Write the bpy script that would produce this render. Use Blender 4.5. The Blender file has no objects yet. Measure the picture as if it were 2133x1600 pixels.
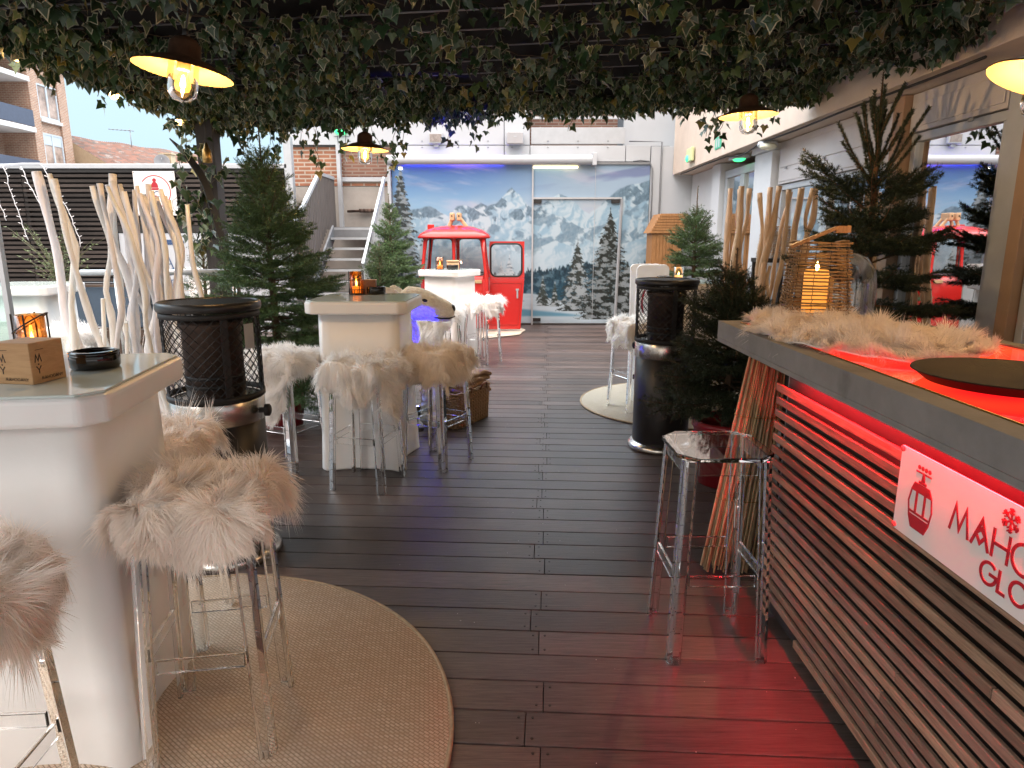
import bpy, bmesh, math, random
import numpy as np
from mathutils import Vector, Matrix, noise as mnoise
random.seed(7)
sc = bpy.context.scene
COL = sc.collection
PI = math.pi
def R(d): return math.radians(d)

# ============================================================ mesh helpers
class MB:
    """collects shapes, then links them as one mesh object"""
    def __init__(s):
        s.v = []; s.f = []; s.m = []; s.s = []; s.c = []; s.x = None; s.col = (1, 1, 1); s.g = []
    def add(s, vs, fs, mat=0, smooth=False):
        o = len(s.v); s.g.append((o, len(s.f), len(vs), len(fs)))
        if s.x is not None: vs = [s.x @ Vector(p) for p in vs]
        s.v.extend([tuple(p) for p in vs]); s.c.extend([s.col] * len(vs))
        for f in fs:
            s.f.append([o + i for i in f]); s.m.append(mat); s.s.append(smooth)
    def box(s, cx, cy, cz, sx, sy, sz, rz=0, mat=0):
        c, n = math.cos(rz), math.sin(rz); vs = []
        for dz in (-1, 1):
            for dx, dy in ((-1, -1), (1, -1), (1, 1), (-1, 1)):
                x, y = dx * sx / 2, dy * sy / 2
                vs.append((cx + x * c - y * n, cy + x * n + y * c, cz + dz * sz / 2))
        s.add(vs, [(3, 2, 1, 0), (4, 5, 6, 7), (0, 1, 5, 4), (1, 2, 6, 5), (2, 3, 7, 6), (3, 0, 4, 7)], mat)
    def span(s, x0, x1, y0, y1, z0, z1, mat=0):
        s.box((x0 + x1) / 2, (y0 + y1) / 2, (z0 + z1) / 2, x1 - x0, y1 - y0, z1 - z0, 0, mat)
    def beam(s, p, q, w, h, mat=0, up=(0, 0, 1)):
        p, q = Vector(p), Vector(q); d = (q - p).normalized(); u = Vector(up)
        a = d.cross(u)
        if a.length < 1e-4: a = d.cross(Vector((1, 0, 0)))
        a.normalize(); b = a.cross(d).normalized(); vs = []
        for e in (p, q):
            for i, j in ((-1, -1), (1, -1), (1, 1), (-1, 1)): vs.append(e + a * (i * w / 2) + b * (j * h / 2))
        s.add(vs, [(3, 2, 1, 0), (4, 5, 6, 7), (0, 1, 5, 4), (1, 2, 6, 5), (2, 3, 7, 6), (3, 0, 4, 7)], mat)
    def tube(s, pts, r, n=8, mat=0, cap=True, smooth=True, closed=False):
        pts = [Vector(p) for p in pts]; N = len(pts)
        rs = r if isinstance(r, (list, tuple)) else [r] * N
        t0 = (pts[1] - pts[0]).normalized()
        a = t0.orthogonal().normalized(); vs = []
        for i, p in enumerate(pts):
            if closed: t = (pts[(i + 1) % N] - pts[i - 1]).normalized()
            else: t = (pts[min(i + 1, N - 1)] - pts[max(i - 1, 0)]).normalized()
            a = (a - t * a.dot(t)).normalized(); b = t.cross(a)
            for k in range(n):
                g = 2 * PI * k / n
                vs.append(p + (a * math.cos(g) + b * math.sin(g)) * rs[i])
        fs = []
        for i in range(N if closed else N - 1):
            j = (i + 1) % N
            for k in range(n):
                l = (k + 1) % n
                fs.append((i * n + k, i * n + l, j * n + l, j * n + k))
        if cap and not closed:
            fs.append(tuple(range(n - 1, -1, -1))); fs.append(tuple((N - 1) * n + k for k in range(n)))
        s.add(vs, fs, mat, smooth)
    def lathe(s, prof, n=32, c=(0, 0, 0), mat=0, smooth=True, cap=False):
        vs = []; N = len(prof)
        for r, z in prof:
            for k in range(n):
                g = 2 * PI * k / n; vs.append((c[0] + r * math.cos(g), c[1] + r * math.sin(g), c[2] + z))
        fs = [(i * n + k, i * n + (k + 1) % n, (i + 1) * n + (k + 1) % n, (i + 1) * n + k) for i in range(N - 1) for k in range(n)]
        if cap: fs.append(tuple(range(n - 1, -1, -1))); fs.append(tuple((N - 1) * n + k for k in range(n)))
        s.add(vs, fs, mat, smooth)
    def prism(s, poly, z0, z1, mat=0, smooth=False):
        n = len(poly)
        vs = [(x, y, z0) for x, y in poly] + [(x, y, z1) for x, y in poly]
        s.add(vs, [tuple(range(n - 1, -1, -1)), tuple(range(n, 2 * n))] + [(i, (i + 1) % n, n + (i + 1) % n, n + i) for i in range(n)], mat, smooth)
    def loft(s, rings, mat=0, smooth=True, cap=True):
        n = len(rings[0]); vs = [p for r in rings for p in r]
        fs = [(i * n + k, i * n + (k + 1) % n, (i + 1) * n + (k + 1) % n, (i + 1) * n + k) for i in range(len(rings) - 1) for k in range(n)]
        if cap: fs.append(tuple(range(n - 1, -1, -1))); fs.append(tuple((len(rings) - 1) * n + k for k in range(n)))
        s.add(vs, fs, mat, smooth)
    def ball(s, c, r, n=12, mat=0, sc_=(1, 1, 1)):
        vs = []; fs = []; m = n // 2 + 1
        for i in range(m + 1):
            t = PI * i / m
            for k in range(n):
                g = 2 * PI * k / n
                vs.append((c[0] + r * sc_[0] * math.sin(t) * math.cos(g), c[1] + r * sc_[1] * math.sin(t) * math.sin(g), c[2] + r * sc_[2] * math.cos(t)))
        for i in range(m):
            for k in range(n):
                l = (k + 1) % n
                fs.append((i * n + k, (i + 1) * n + k, (i + 1) * n + l, i * n + l))
        s.add(vs, fs, mat, True)
    def stroke(s, pts, w, z0=0, z1=.002, closed=False, mat=0):
        """flat mitred ribbon in the local x-y plane"""
        P = [Vector((p[0], p[1])) for p in pts]; N = len(P); L = []; Rr = []
        for i in range(N):
            if closed: a, b = P[i - 1], P[(i + 1) % N]
            else: a, b = P[max(i - 1, 0)], P[min(i + 1, N - 1)]
            d1 = (P[i] - a); d2 = (b - P[i])
            d1 = d1.normalized() if d1.length > 1e-9 else d2.normalized()
            d2 = d2.normalized() if d2.length > 1e-9 else d1
            n1 = Vector((-d1.y, d1.x)); n2 = Vector((-d2.y, d2.x)); n = (n1 + n2)
            n = n1 if n.length < 1e-3 else n.normalized()
            k = min(1 / max(n.dot(n1), .35), 2.6)
            L.append(P[i] + n * (w / 2 * k)); Rr.append(P[i] - n * (w / 2 * k))
        vs = [(p.x, p.y, z) for z in (z0, z1) for p in L + Rr]; fs = []
        for i in range(N if closed else N - 1):
            j = (i + 1) % N
            fs.append((2 * N + N + i, 2 * N + N + j, 2 * N + j, 2 * N + i))
            fs.append((i, j, 2 * N + j, 2 * N + i)); fs.append((N + j, N + i, 3 * N + i, 3 * N + j))
        s.add(vs, fs, mat)
    def build_each(s, name, mats, parent=None, bevel=0):
        """one object for every piece added"""
        for o, f0, nv, nf in s.g:
            q = MB(); q.v = s.v[o:o + nv]; q.c = s.c[o:o + nv]; q.f = [[i - o for i in f] for f in s.f[f0:f0 + nf]]; q.m = s.m[f0:f0 + nf]; q.s = s.s[f0:f0 + nf]
            q.build(name, mats, parent, bevel)
    def build(s, name, mats, parent=None, bevel=0, seg=2, subsurf=0, loc=None, rz=None):
        me = bpy.data.meshes.new(name)
        me.from_pydata(s.v, [], s.f)
        if not isinstance(mats, (list, tuple)): mats = [mats]
        for m in mats: me.materials.append(m)
        me.polygons.foreach_set('material_index', s.m); me.polygons.foreach_set('use_smooth', s.s)
        if any(c != (1, 1, 1) for c in s.c):
            at = me.attributes.new('Col', 'FLOAT_COLOR', 'POINT')
            at.data.foreach_set('color', np.c_[np.array(s.c, np.float32), np.ones(len(s.c), np.float32)].ravel())
        me.update()
        o = bpy.data.objects.new(name, me); COL.objects.link(o)
        if parent: o.parent = parent
        if loc: o.location = loc
        if rz is not None: o.rotation_euler.z = rz
        if bevel:
            b = o.modifiers.new('bevel', 'BEVEL'); b.width = bevel; b.segments = seg; b.limit_method = 'ANGLE'; b.angle_limit = R(35)
        if subsurf:
            b = o.modifiers.new('sub', 'SUBSURF'); b.levels = subsurf; b.render_levels = subsurf
        return o

def nmesh(name, V, F, mats, parent=None, col=None, smooth=False, midx=None):
    """mesh object straight from numpy arrays (all faces with the same corner count)"""
    V = np.asarray(V, np.float32); F = np.asarray(F, np.int32); k = F.shape[1]
    me = bpy.data.meshes.new(name)
    me.vertices.add(len(V)); me.vertices.foreach_set('co', V.ravel())
    me.loops.add(F.size); me.loops.foreach_set('vertex_index', F.ravel())
    me.polygons.add(len(F)); me.polygons.foreach_set('loop_start', np.arange(0, F.size, k, dtype=np.int32))
    me.polygons.foreach_set('loop_total', np.full(len(F), k, np.int32))
    if not isinstance(mats, (list, tuple)): mats = [mats]
    for m in mats: me.materials.append(m)
    if midx is not None: me.polygons.foreach_set('material_index', np.asarray(midx, np.int32))
    me.polygons.foreach_set('use_smooth', np.full(len(F), smooth))
    if col is not None:
        at = me.attributes.new('Col', 'FLOAT_COLOR', 'POINT')
        at.data.foreach_set('color', np.c_[np.asarray(col, np.float32), np.ones(len(V), np.float32)].ravel())
    me.update(calc_edges=True)
    o = bpy.data.objects.new(name, me); COL.objects.link(o)
    if parent: o.parent = parent
    return o

# ============================================================ naming
def tag(o, label=None, cat=None, group=None, kind=None):
    if label: o['label'] = label
    if cat: o['category'] = cat
    if group: o['group'] = group
    if kind: o['kind'] = kind
    return o
def thing(name, label, cat, loc=(0, 0, 0), rz=0, group=None):
    o = bpy.data.objects.new(name, None); COL.objects.link(o)
    o.location = loc; o.rotation_euler.z = rz; o.empty_display_size = .1
    return tag(o, label, cat, group)
def struct(o): o['kind'] = 'structure'; return o
def dup(o, loc, rz=None, label=None, group=None):
    kids = list(o.children)
    c = o.copy(); COL.objects.link(c); c.location = loc
    if rz is not None: c.rotation_euler.z = rz
    if label: c['label'] = label
    if group: c['group'] = group
    def rec(src, par):
        for ch in list(src.children):
            if ch.parent is not src: continue
            d = ch.copy(); COL.objects.link(d); d.parent = par; rec(ch, d)
    rec(o, c)
    return c

# ============================================================ materials
def newmat(name):
    m = bpy.data.materials.new(name); m.use_nodes = True
    nt = m.node_tree; b = nt.nodes['Principled BSDF']
    return m, nt, b
def setp(b, **k):
    names = dict(rough='Roughness', metal='Metallic', spec='Specular IOR Level', trans='Transmission Weight', ior='IOR', coat='Coat Weight', emis='Emission Strength', alpha='Alpha', sss='Subsurface Weight', sheen='Sheen Weight')
    for a, v in k.items(): b.inputs[names[a]].default_value = v
def M(name, col, rough=.55, metal=0, spec=.5, var=.0, vs=6, stretch=(1, 1, 1), bump=0, bs=60, attr=False, coat=0, rvar=0, dirt=None):
    """principled with noise-driven colour, gloss and bump; attr multiplies the 'Col' attribute"""
    m, nt, b = newmat(name); N = nt.nodes; L = nt.links
    setp(b, rough=rough, metal=metal, spec=spec, coat=coat)
    b.inputs['Base Color'].default_value = (*col, 1)
    tc = N.new('ShaderNodeTexCoord'); mp = N.new('ShaderNodeMapping'); mp.inputs['Scale'].default_value = stretch
    L.new(tc.outputs['Object'], mp.inputs['Vector'])
    out = None
    if var:
        nz = N.new('ShaderNodeTexNoise'); nz.inputs['Scale'].default_value = vs; nz.inputs['Detail'].default_value = 6; nz.inputs['Roughness'].default_value = .65
        L.new(mp.outputs['Vector'], nz.inputs['Vector'])
        rp = N.new('ShaderNodeValToRGB'); rp.color_ramp.elements[0].position = .3; rp.color_ramp.elements[1].position = .72
        rp.color_ramp.elements[0].color = (*[c * (1 - var) for c in col], 1)
        rp.color_ramp.elements[1].color = (*[min(1, c * (1 + var)) for c in col], 1)
        L.new(nz.outputs['Fac'], rp.inputs['Fac']); out = rp.outputs['Color']
        if rvar:
            mr = N.new('ShaderNodeMapRange'); mr.inputs['To Min'].default_value = max(.02, rough - rvar); mr.inputs['To Max'].default_value = min(1, rough + rvar)
            L.new(nz.outputs['Fac'], mr.inputs['Value']); L.new(mr.outputs['Result'], b.inputs['Roughness'])
    if dirt:
        nz = N.new('ShaderNodeTexNoise'); nz.inputs['Scale'].default_value = dirt[1]; nz.inputs['Detail'].default_value = 8
        L.new(tc.outputs['Object'], nz.inputs['Vector'])
        rp = N.new('ShaderNodeValToRGB'); rp.color_ramp.elements[0].position = dirt[2]; rp.color_ramp.elements[1].position = dirt[2] + .18
        mx = N.new('ShaderNodeMixRGB'); L.new(nz.outputs['Fac'], rp.inputs['Fac']); L.new(rp.outputs['Color'], mx.inputs['Fac'])
        if out: L.new(out, mx.inputs['Color1'])
        else: mx.inputs['Color1'].default_value = (*col, 1)
        mx.inputs['Color2'].default_value = (*dirt[0], 1); out = mx.outputs['Color']
    if attr:
        at = N.new('ShaderNodeAttribute'); at.attribute_name = 'Col'
        mx = N.new('ShaderNodeMixRGB'); mx.blend_type = 'MULTIPLY'; mx.inputs['Fac'].default_value = 1
        if out: L.new(out, mx.inputs['Color1'])
        else: mx.inputs['Color1'].default_value = (*col, 1)
        L.new(at.outputs['Color'], mx.inputs['Color2']); out = mx.outputs['Color']
    if out: L.new(out, b.inputs['Base Color'])
    if bump:
        nz = N.new('ShaderNodeTexNoise'); nz.inputs['Scale'].default_value = bs; nz.inputs['Detail'].default_value = 4
        L.new(mp.outputs['Vector'], nz.inputs['Vector'])
        bp = N.new('ShaderNodeBump'); bp.inputs['Strength'].default_value = bump; bp.inputs['Distance'].default_value = .01
        L.new(nz.outputs['Fac'], bp.inputs['Height']); L.new(bp.outputs['Normal'], b.inputs['Normal'])
    return m
def wood(name, col, col2, scale=5, along=(1, 14, 14), rough=.6, bump=.25, attr=False, spec=.4):
    m, nt, b = newmat(name); N = nt.nodes; L = nt.links; setp(b, rough=rough, spec=spec)
    tc = N.new('ShaderNodeTexCoord'); mp = N.new('ShaderNodeMapping'); mp.inputs['Scale'].default_value = along
    L.new(tc.outputs['Object'], mp.inputs['Vector'])
    nz = N.new('ShaderNodeTexNoise'); nz.inputs['Scale'].default_value = scale; nz.inputs['Detail'].default_value = 8; nz.inputs['Roughness'].default_value = .7; nz.inputs['Distortion'].default_value = .6
    L.new(mp.outputs['Vector'], nz.inputs['Vector'])
    n2 = N.new('ShaderNodeTexNoise'); n2.inputs['Scale'].default_value = 2.2; n2.inputs['Detail'].default_value = 4
    L.new(tc.outputs['Object'], n2.inputs['Vector'])
    ad = N.new('ShaderNodeMath'); ad.operation = 'MULTIPLY_ADD'; ad.inputs[1].default_value = .45; L.new(n2.outputs['Fac'], ad.inputs[0]); L.new(nz.outputs['Fac'], ad.inputs[2])
    rp = N.new('ShaderNodeValToRGB'); rp.color_ramp.elements[0].position = .5; rp.color_ramp.elements[1].position = .98
    rp.color_ramp.elements[0].color = (*col, 1); rp.color_ramp.elements[1].color = (*col2, 1)
    L.new(ad.outputs['Value'], rp.inputs['Fac']); out = rp.outputs['Color']
    if attr:
        at = N.new('ShaderNodeAttribute'); at.attribute_name = 'Col'
        mx = N.new('ShaderNodeMixRGB'); mx.blend_type = 'MULTIPLY'; mx.inputs['Fac'].default_value = 1
        L.new(out, mx.inputs['Color1']); L.new(at.outputs['Color'], mx.inputs['Color2']); out = mx.outputs['Color']
    L.new(out, b.inputs['Base Color'])
    bp = N.new('ShaderNodeBump'); bp.inputs['Strength'].default_value = bump; bp.inputs['Distance'].default_value = .004
    L.new(nz.outputs['Fac'], bp.inputs['Height']); L.new(bp.outputs['Normal'], b.inputs['Normal'])
    mr = N.new('ShaderNodeMapRange'); mr.inputs['To Min'].default_value = max(.05, rough - .12); mr.inputs['To Max'].default_value = min(1, rough + .15)
    L.new(nz.outputs['Fac'], mr.inputs['Value']); L.new(mr.outputs['Result'], b.inputs['Roughness'])
    return m
def emit(name, col, st):
    m, nt, b = newmat(name)
    b.inputs['Base Color'].default_value = (*[min(1, c) for c in col], 1)
    b.inputs['Emission Color'].default_value = (*col, 1); setp(b, emis=st, rough=.4)
    return m
def thin_glass(name, tint=(1, 1, 1), refl=.08, rough=.0, gcol=(1, 1, 1)):
    m = bpy.data.materials.new(name); m.use_nodes = True; nt = m.node_tree; N = nt.nodes; L = nt.links
    N.clear(); o = N.new('ShaderNodeOutputMaterial'); t = N.new('ShaderNodeBsdfTransparent'); g = N.new('ShaderNodeBsdfGlossy'); x = N.new('ShaderNodeMixShader')
    t.inputs['Color'].default_value = (*tint, 1); g.inputs['Roughness'].default_value = rough; g.inputs['Color'].default_value = (*gcol, 1)
    lw = N.new('ShaderNodeLayerWeight'); lw.inputs['Blend'].default_value = .35
    mr = N.new('ShaderNodeMapRange'); mr.inputs['To Min'].default_value = refl; mr.inputs['To Max'].default_value = min(1, refl + .75)
    L.new(lw.outputs['Fresnel'], mr.inputs['Value']); L.new(mr.outputs['Result'], x.inputs['Fac'])
    L.new(t.outputs[0], x.inputs[1]); L.new(g.outputs[0], x.inputs[2]); L.new(x.outputs[0], o.inputs['Surface'])
    return m
def fur_mat(name, col, tr=.4):
    m = bpy.data.materials.new(name); m.use_nodes = True; nt = m.node_tree; N = nt.nodes; L = nt.links
    N.clear(); o = N.new('ShaderNodeOutputMaterial'); d = N.new('ShaderNodeBsdfDiffuse'); t = N.new('ShaderNodeBsdfTranslucent'); x = N.new('ShaderNodeMixShader')
    at = N.new('ShaderNodeAttribute'); at.attribute_name = 'Col'
    mx = N.new('ShaderNodeMixRGB'); mx.blend_type = 'MULTIPLY'; mx.inputs['Fac'].default_value = 1; mx.inputs['Color1'].default_value = (*col, 1)
    L.new(at.outputs['Color'], mx.inputs['Color2'])
    L.new(mx.outputs['Color'], d.inputs['Color']); L.new(mx.outputs['Color'], t.inputs['Color'])
    x.inputs['Fac'].default_value = tr; L.new(d.outputs[0], x.inputs[1]); L.new(t.outputs[0], x.inputs[2]); L.new(x.outputs[0], o.inputs['Surface'])
    return m

m_deck = wood('deck_wood', (.026, .019, .017), (.115, .088, .081), 6, (1.2, 22, 22), .40, .35, True, .5)
m_white_poly = M('white_polyethylene', (.84, .845, .85), .38, var=.03, vs=3, bump=.03, bs=120, dirt=((.66, .64, .60), 2.6, .66))
m_table_glass = M('frosted_table_glass', (.58, .66, .64), .06, spec=.6, var=.04, vs=2)
m_acrylic = newmat('clear_acrylic'); setp(m_acrylic[2], rough=.015, trans=1, ior=1.47, spec=.5); m_acrylic[2].inputs['Base Color'].default_value = (.99, .995, 1, 1); m_acrylic = m_acrylic[0]
m_black_metal = M('black_metal', (.014, .014, .015), .38, .0, .5, var=.3, vs=14, bump=.03, bs=200)
m_matt_black = M('matt_black', (.012, .012, .013), .6, var=.3, vs=9)
m_steel = M('brushed_steel', (.60, .59, .57), .26, 1, var=.08, vs=30, stretch=(1, 1, 30))
m_rust = M('heated_steel', (.075, .05, .04), .55, .5, var=.6, vs=9, bump=.1, bs=60)
m_gold = M('brass', (.45, .28, .10), .35, 1, var=.2, vs=20)
m_grey_metal = M('grey_painted_metal', (.20, .22, .24), .45, .3, var=.12, vs=8)
m_light_metal = M('pale_aluminium', (.42, .46, .50), .4, .3, var=.06, vs=8)
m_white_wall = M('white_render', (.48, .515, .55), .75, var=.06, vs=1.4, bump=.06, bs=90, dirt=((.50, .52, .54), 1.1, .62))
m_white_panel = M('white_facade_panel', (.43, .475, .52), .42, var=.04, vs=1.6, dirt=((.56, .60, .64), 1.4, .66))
m_warm_wall = M('warm_lit_render', (.55, .47, .40), .8, var=.08, vs=3, bump=.35, bs=140)  # white fascia render with warm lamp light put into its colour
m_concrete = M('grey_concrete', (.21, .21, .21), .7, var=.16, vs=7, bump=.12, bs=50, dirt=((.08, .08, .08), 5, .68))
m_sconc = M('stair_concrete', (.30, .29, .27), .8, var=.12, vs=4, bump=.1, dirt=((.2, .19, .17), 2.2, .6))
m_fence = wood('fence_wood', (.014, .012, .012), (.055, .045, .040), 5, (1.5, 20, 20), .65, .4, True)
m_slat = wood('bar_slat_wood', (.11, .068, .05), (.36, .235, .175), 5, (16, 1.4, 22), .6, .4, True)
m_orange_wood = wood('orange_wood', (.22, .105, .035), (.42, .22, .09), 5, (12, 12, 1.5), .5, .25)
m_light_wood = wood('light_wood', (.42, .28, .15), (.62, .45, .27), 5, (2, 12, 12), .5, .15)
m_drift = wood('bleached_driftwood', (.68, .69, .71), (.93, .94, .97), 4, (9, 9, 1.2), .7, .35, True)
m_dark_wood = wood('dark_painted_wood', (.016, .014, .014), (.040, .034, .032), 5, (10, 10, 1), .55, .25)
m_roof_dark = wood('pergola_boards', (.004, .004, .005), (.011, .010, .011), 4, (1, 10, 10), .8, .2, False, .15)
m_reed = wood('reed_canes', (.28, .20, .11), (.62, .50, .33), 6, (14, 14, 1.5), .6, .3, True)
m_wicker = wood('wicker_cane', (.16, .085, .035), (.42, .27, .14), 9, (5, 5, 5), .55, .3)
m_red = M('gondola_red_paint', (.52, .020, .018), .24, 0, .5, var=.05, vs=3, coat=.5, bump=.01, bs=80)
m_red_pot = M('red_pot_plastic', (.30, .014, .022), .35, var=.06, vs=4)
m_rug = None
m_ceramic = M('black_glazed_ceramic', (.008, .007, .007), .08, spec=.6)
m_kraft = wood('kraft_wood', (.40, .22, .10), (.58, .36, .18), 7, (1, 3, 12), .6, .1)
m_ink = M('dark_ink', (.035, .02, .014), .7)
m_sign_white = M('sign_white', (.76, .75, .74), .35, var=.02, vs=5)
m_sign_red = M('sign_red_print', (.36, .008, .022), .4)
m_navy = M('navy_print', (.02, .06, .16), .5)
m_rubber = M('black_rubber', (.01, .01, .01), .5)
m_fur = fur_mat('white_sheepskin', (.985, .985, .985), .45)
m_fur_warm = fur_mat('warm_lit_sheepskin', (.985, .94, .90), .45)  # white sheepskin with warm lamp light tinted into its colour
m_fur_cream = fur_mat('cream_sheepskin', (.985, .945, .89), .45)
m_hide = M('sheepskin_hide', (.90, .87, .83), .9, var=.1, vs=14)
m_needle = M('spruce_needles', (.074, .138, .058), .5, attr=True, spec=.35)
m_needle_light = M('fresh_spruce_needles', (.045, .085, .03), .5, attr=True, spec=.35)
m_needle_dark = M('dark_spruce_needles', (.032, .048, .028), .5, attr=True, spec=.3)
m_bark = wood('spruce_bark', (.05, .032, .022), (.13, .085, .055), 6, (9, 9, 2), .8, .6)
m_bark_red = wood('young_spruce_bark', (.10, .045, .02), (.22, .11, .055), 6, (9, 9, 2), .8, .6)
m_twig = M('ivy_stems', (.07, .05, .03), .7)
m_ivy = M('ivy_leaf', (.9, .9, .9), .34, attr=True, spec=.4)
m_brick = None
m_thin = thin_glass('thin_clear_glass', (.97, .98, .98), .05)
m_smoke = thin_glass('pale_green_glass', (.80, .93, .90), .10)
m_window = thin_glass('coated_window_glass', (.50, .44, .36), .70, .004, (.95, .97, 1))
m_far_window = M('far_window_glass', (.10, .12, .14), .12, spec=.8, var=.3, vs=.5)
m_amber = thin_glass('amber_glass', (.95, .52, .22), .05)
m_filament = emit('glowing_filament', (1, .585, .25), 4200)
m_bulb = bpy.data.materials.new('lit_amber_bulb'); m_bulb.use_nodes = True
_n = m_bulb.node_tree.nodes; _l = m_bulb.node_tree.links; _n.clear()
_o = _n.new('ShaderNodeOutputMaterial'); _t = _n.new('ShaderNodeBsdfTransparent'); _e = _n.new('ShaderNodeEmission'); _x = _n.new('ShaderNodeMixShader')
_e.inputs['Color'].default_value = (1, .42, .06, 1); _e.inputs['Strength'].default_value = 3.2; _x.inputs['Fac'].default_value = .38
_l.new(_t.outputs[0], _x.inputs[1]); _l.new(_e.outputs[0], _x.inputs[2]); _l.new(_x.outputs[0], _o.inputs['Surface'])
m_fest = emit('lit_festoon_bulb', (1, .60, .20), 9)
m_flame = emit('candle_flame', (1, .62, .16), 22)
m_wax = emit('glowing_wax', (1, .36, .045), .55)
m_wax.node_tree.nodes['Principled BSDF'].inputs['Base Color'].default_value = (.8, .55, .25, 1)
m_led_red = emit('red_light_strip', (1, .012, .02), 230)
m_led_blue = emit('blue_spot_lens', (.25, .3, 1), 20)
m_led_violet = emit('violet_light_strip', (.32, .16, 1), 14)
m_tube_lamp = emit('warm_tube_lamp', (1, .80, .45), 4)
m_green_led = emit('green_exit_light', (.05, .9, .25), 1.3)
m_small_spot = emit('small_spot_lens', (1, .93, .80), 8)
m_shade_in = M('cream_enamel', (.32, .235, .095), .35)
m_shade_out = M('rusty_enamel', (.085, .045, .025), .5, .3, var=.45, vs=11, bump=.08)
m_blanket = M('tan_blanket', (.40, .26, .16), .95, var=.2, vs=40, bump=.9, bs=160)
m_knit = M('grey_knit', (.42, .43, .42), .95, var=.3, vs=60, bump=1, bs=150)
m_leather = M('brown_leather', (.22, .09, .04), .5, var=.2)
m_bear = M('cream_bear_coat', (.93, .84, .73), .9, var=.2, vs=45, bump=1.0, bs=130)
m_nose = M('black_nose', (.01, .009, .009), .3)
m_plaster = M('beige_plaster', (.55, .50, .42), .8, var=.1)
m_curtain = M('yellow_curtain', (.50, .44, .20), .8, var=.1, vs=5, stretch=(1, 14, 1))
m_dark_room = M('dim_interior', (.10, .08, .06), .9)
m_blue_board = M('slate_blue_board', (.045, .075, .115), .5, var=.15, vs=4)
m_plank = wood('brown_planks', (.05, .034, .024), (.13, .09, .065), 5, (1.4, 16, 16), .65, .3)
m_tray = M('black_rubber_tray', (.014, .011, .009), .55, 0, .15, .3, vs=18, bump=.15, bs=160)
m_cable = M('black_cable', (.012, .012, .012), .6)
m_white_wire = M('white_cable', (.75, .77, .80), .5)
m_ground = M('grey_ground', (.22, .22, .22), .9, var=.2, vs=.6)
# ---- the printed winter panorama: colours computed per vertex -------------
def _vn(x, y, seed):
    xi = np.floor(x).astype(np.int64); yi = np.floor(y).astype(np.int64)
    fx = x - xi; fy = y - yi
    fx = fx * fx * (3 - 2 * fx); fy = fy * fy * (3 - 2 * fy)
    def h(a, b):
        n = (a * 374761393 + b * 668265263 + seed * 1442695041) & 0x7fffffff
        n = ((n ^ (n >> 13)) * 1274126177) & 0x7fffffff
        n = n ^ (n >> 16)
        return (n & 0xffff) / 65535.0
    return (h(xi, yi) * (1 - fx) + h(xi + 1, yi) * fx) * (1 - fy) + (h(xi, yi + 1) * (1 - fx) + h(xi + 1, yi + 1) * fx) * fy
def fbm(x, y, seed=1, octv=5, ridged=False):
    v = 0; a = .5; t = 0
    for k in range(octv):
        n = _vn(x, y, seed + k * 17)
        if ridged: n = 1 - np.abs(2 * n - 1)
        v = v + a * n; t += a; a *= .52; x = x * 2.03 + 3.1; y = y * 2.03 + 1.7
    return v / t
def sstep(a, b, x):
    t = np.clip((x - a) / (b - a), 0, 1); return t * t * (3 - 2 * t)
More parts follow.
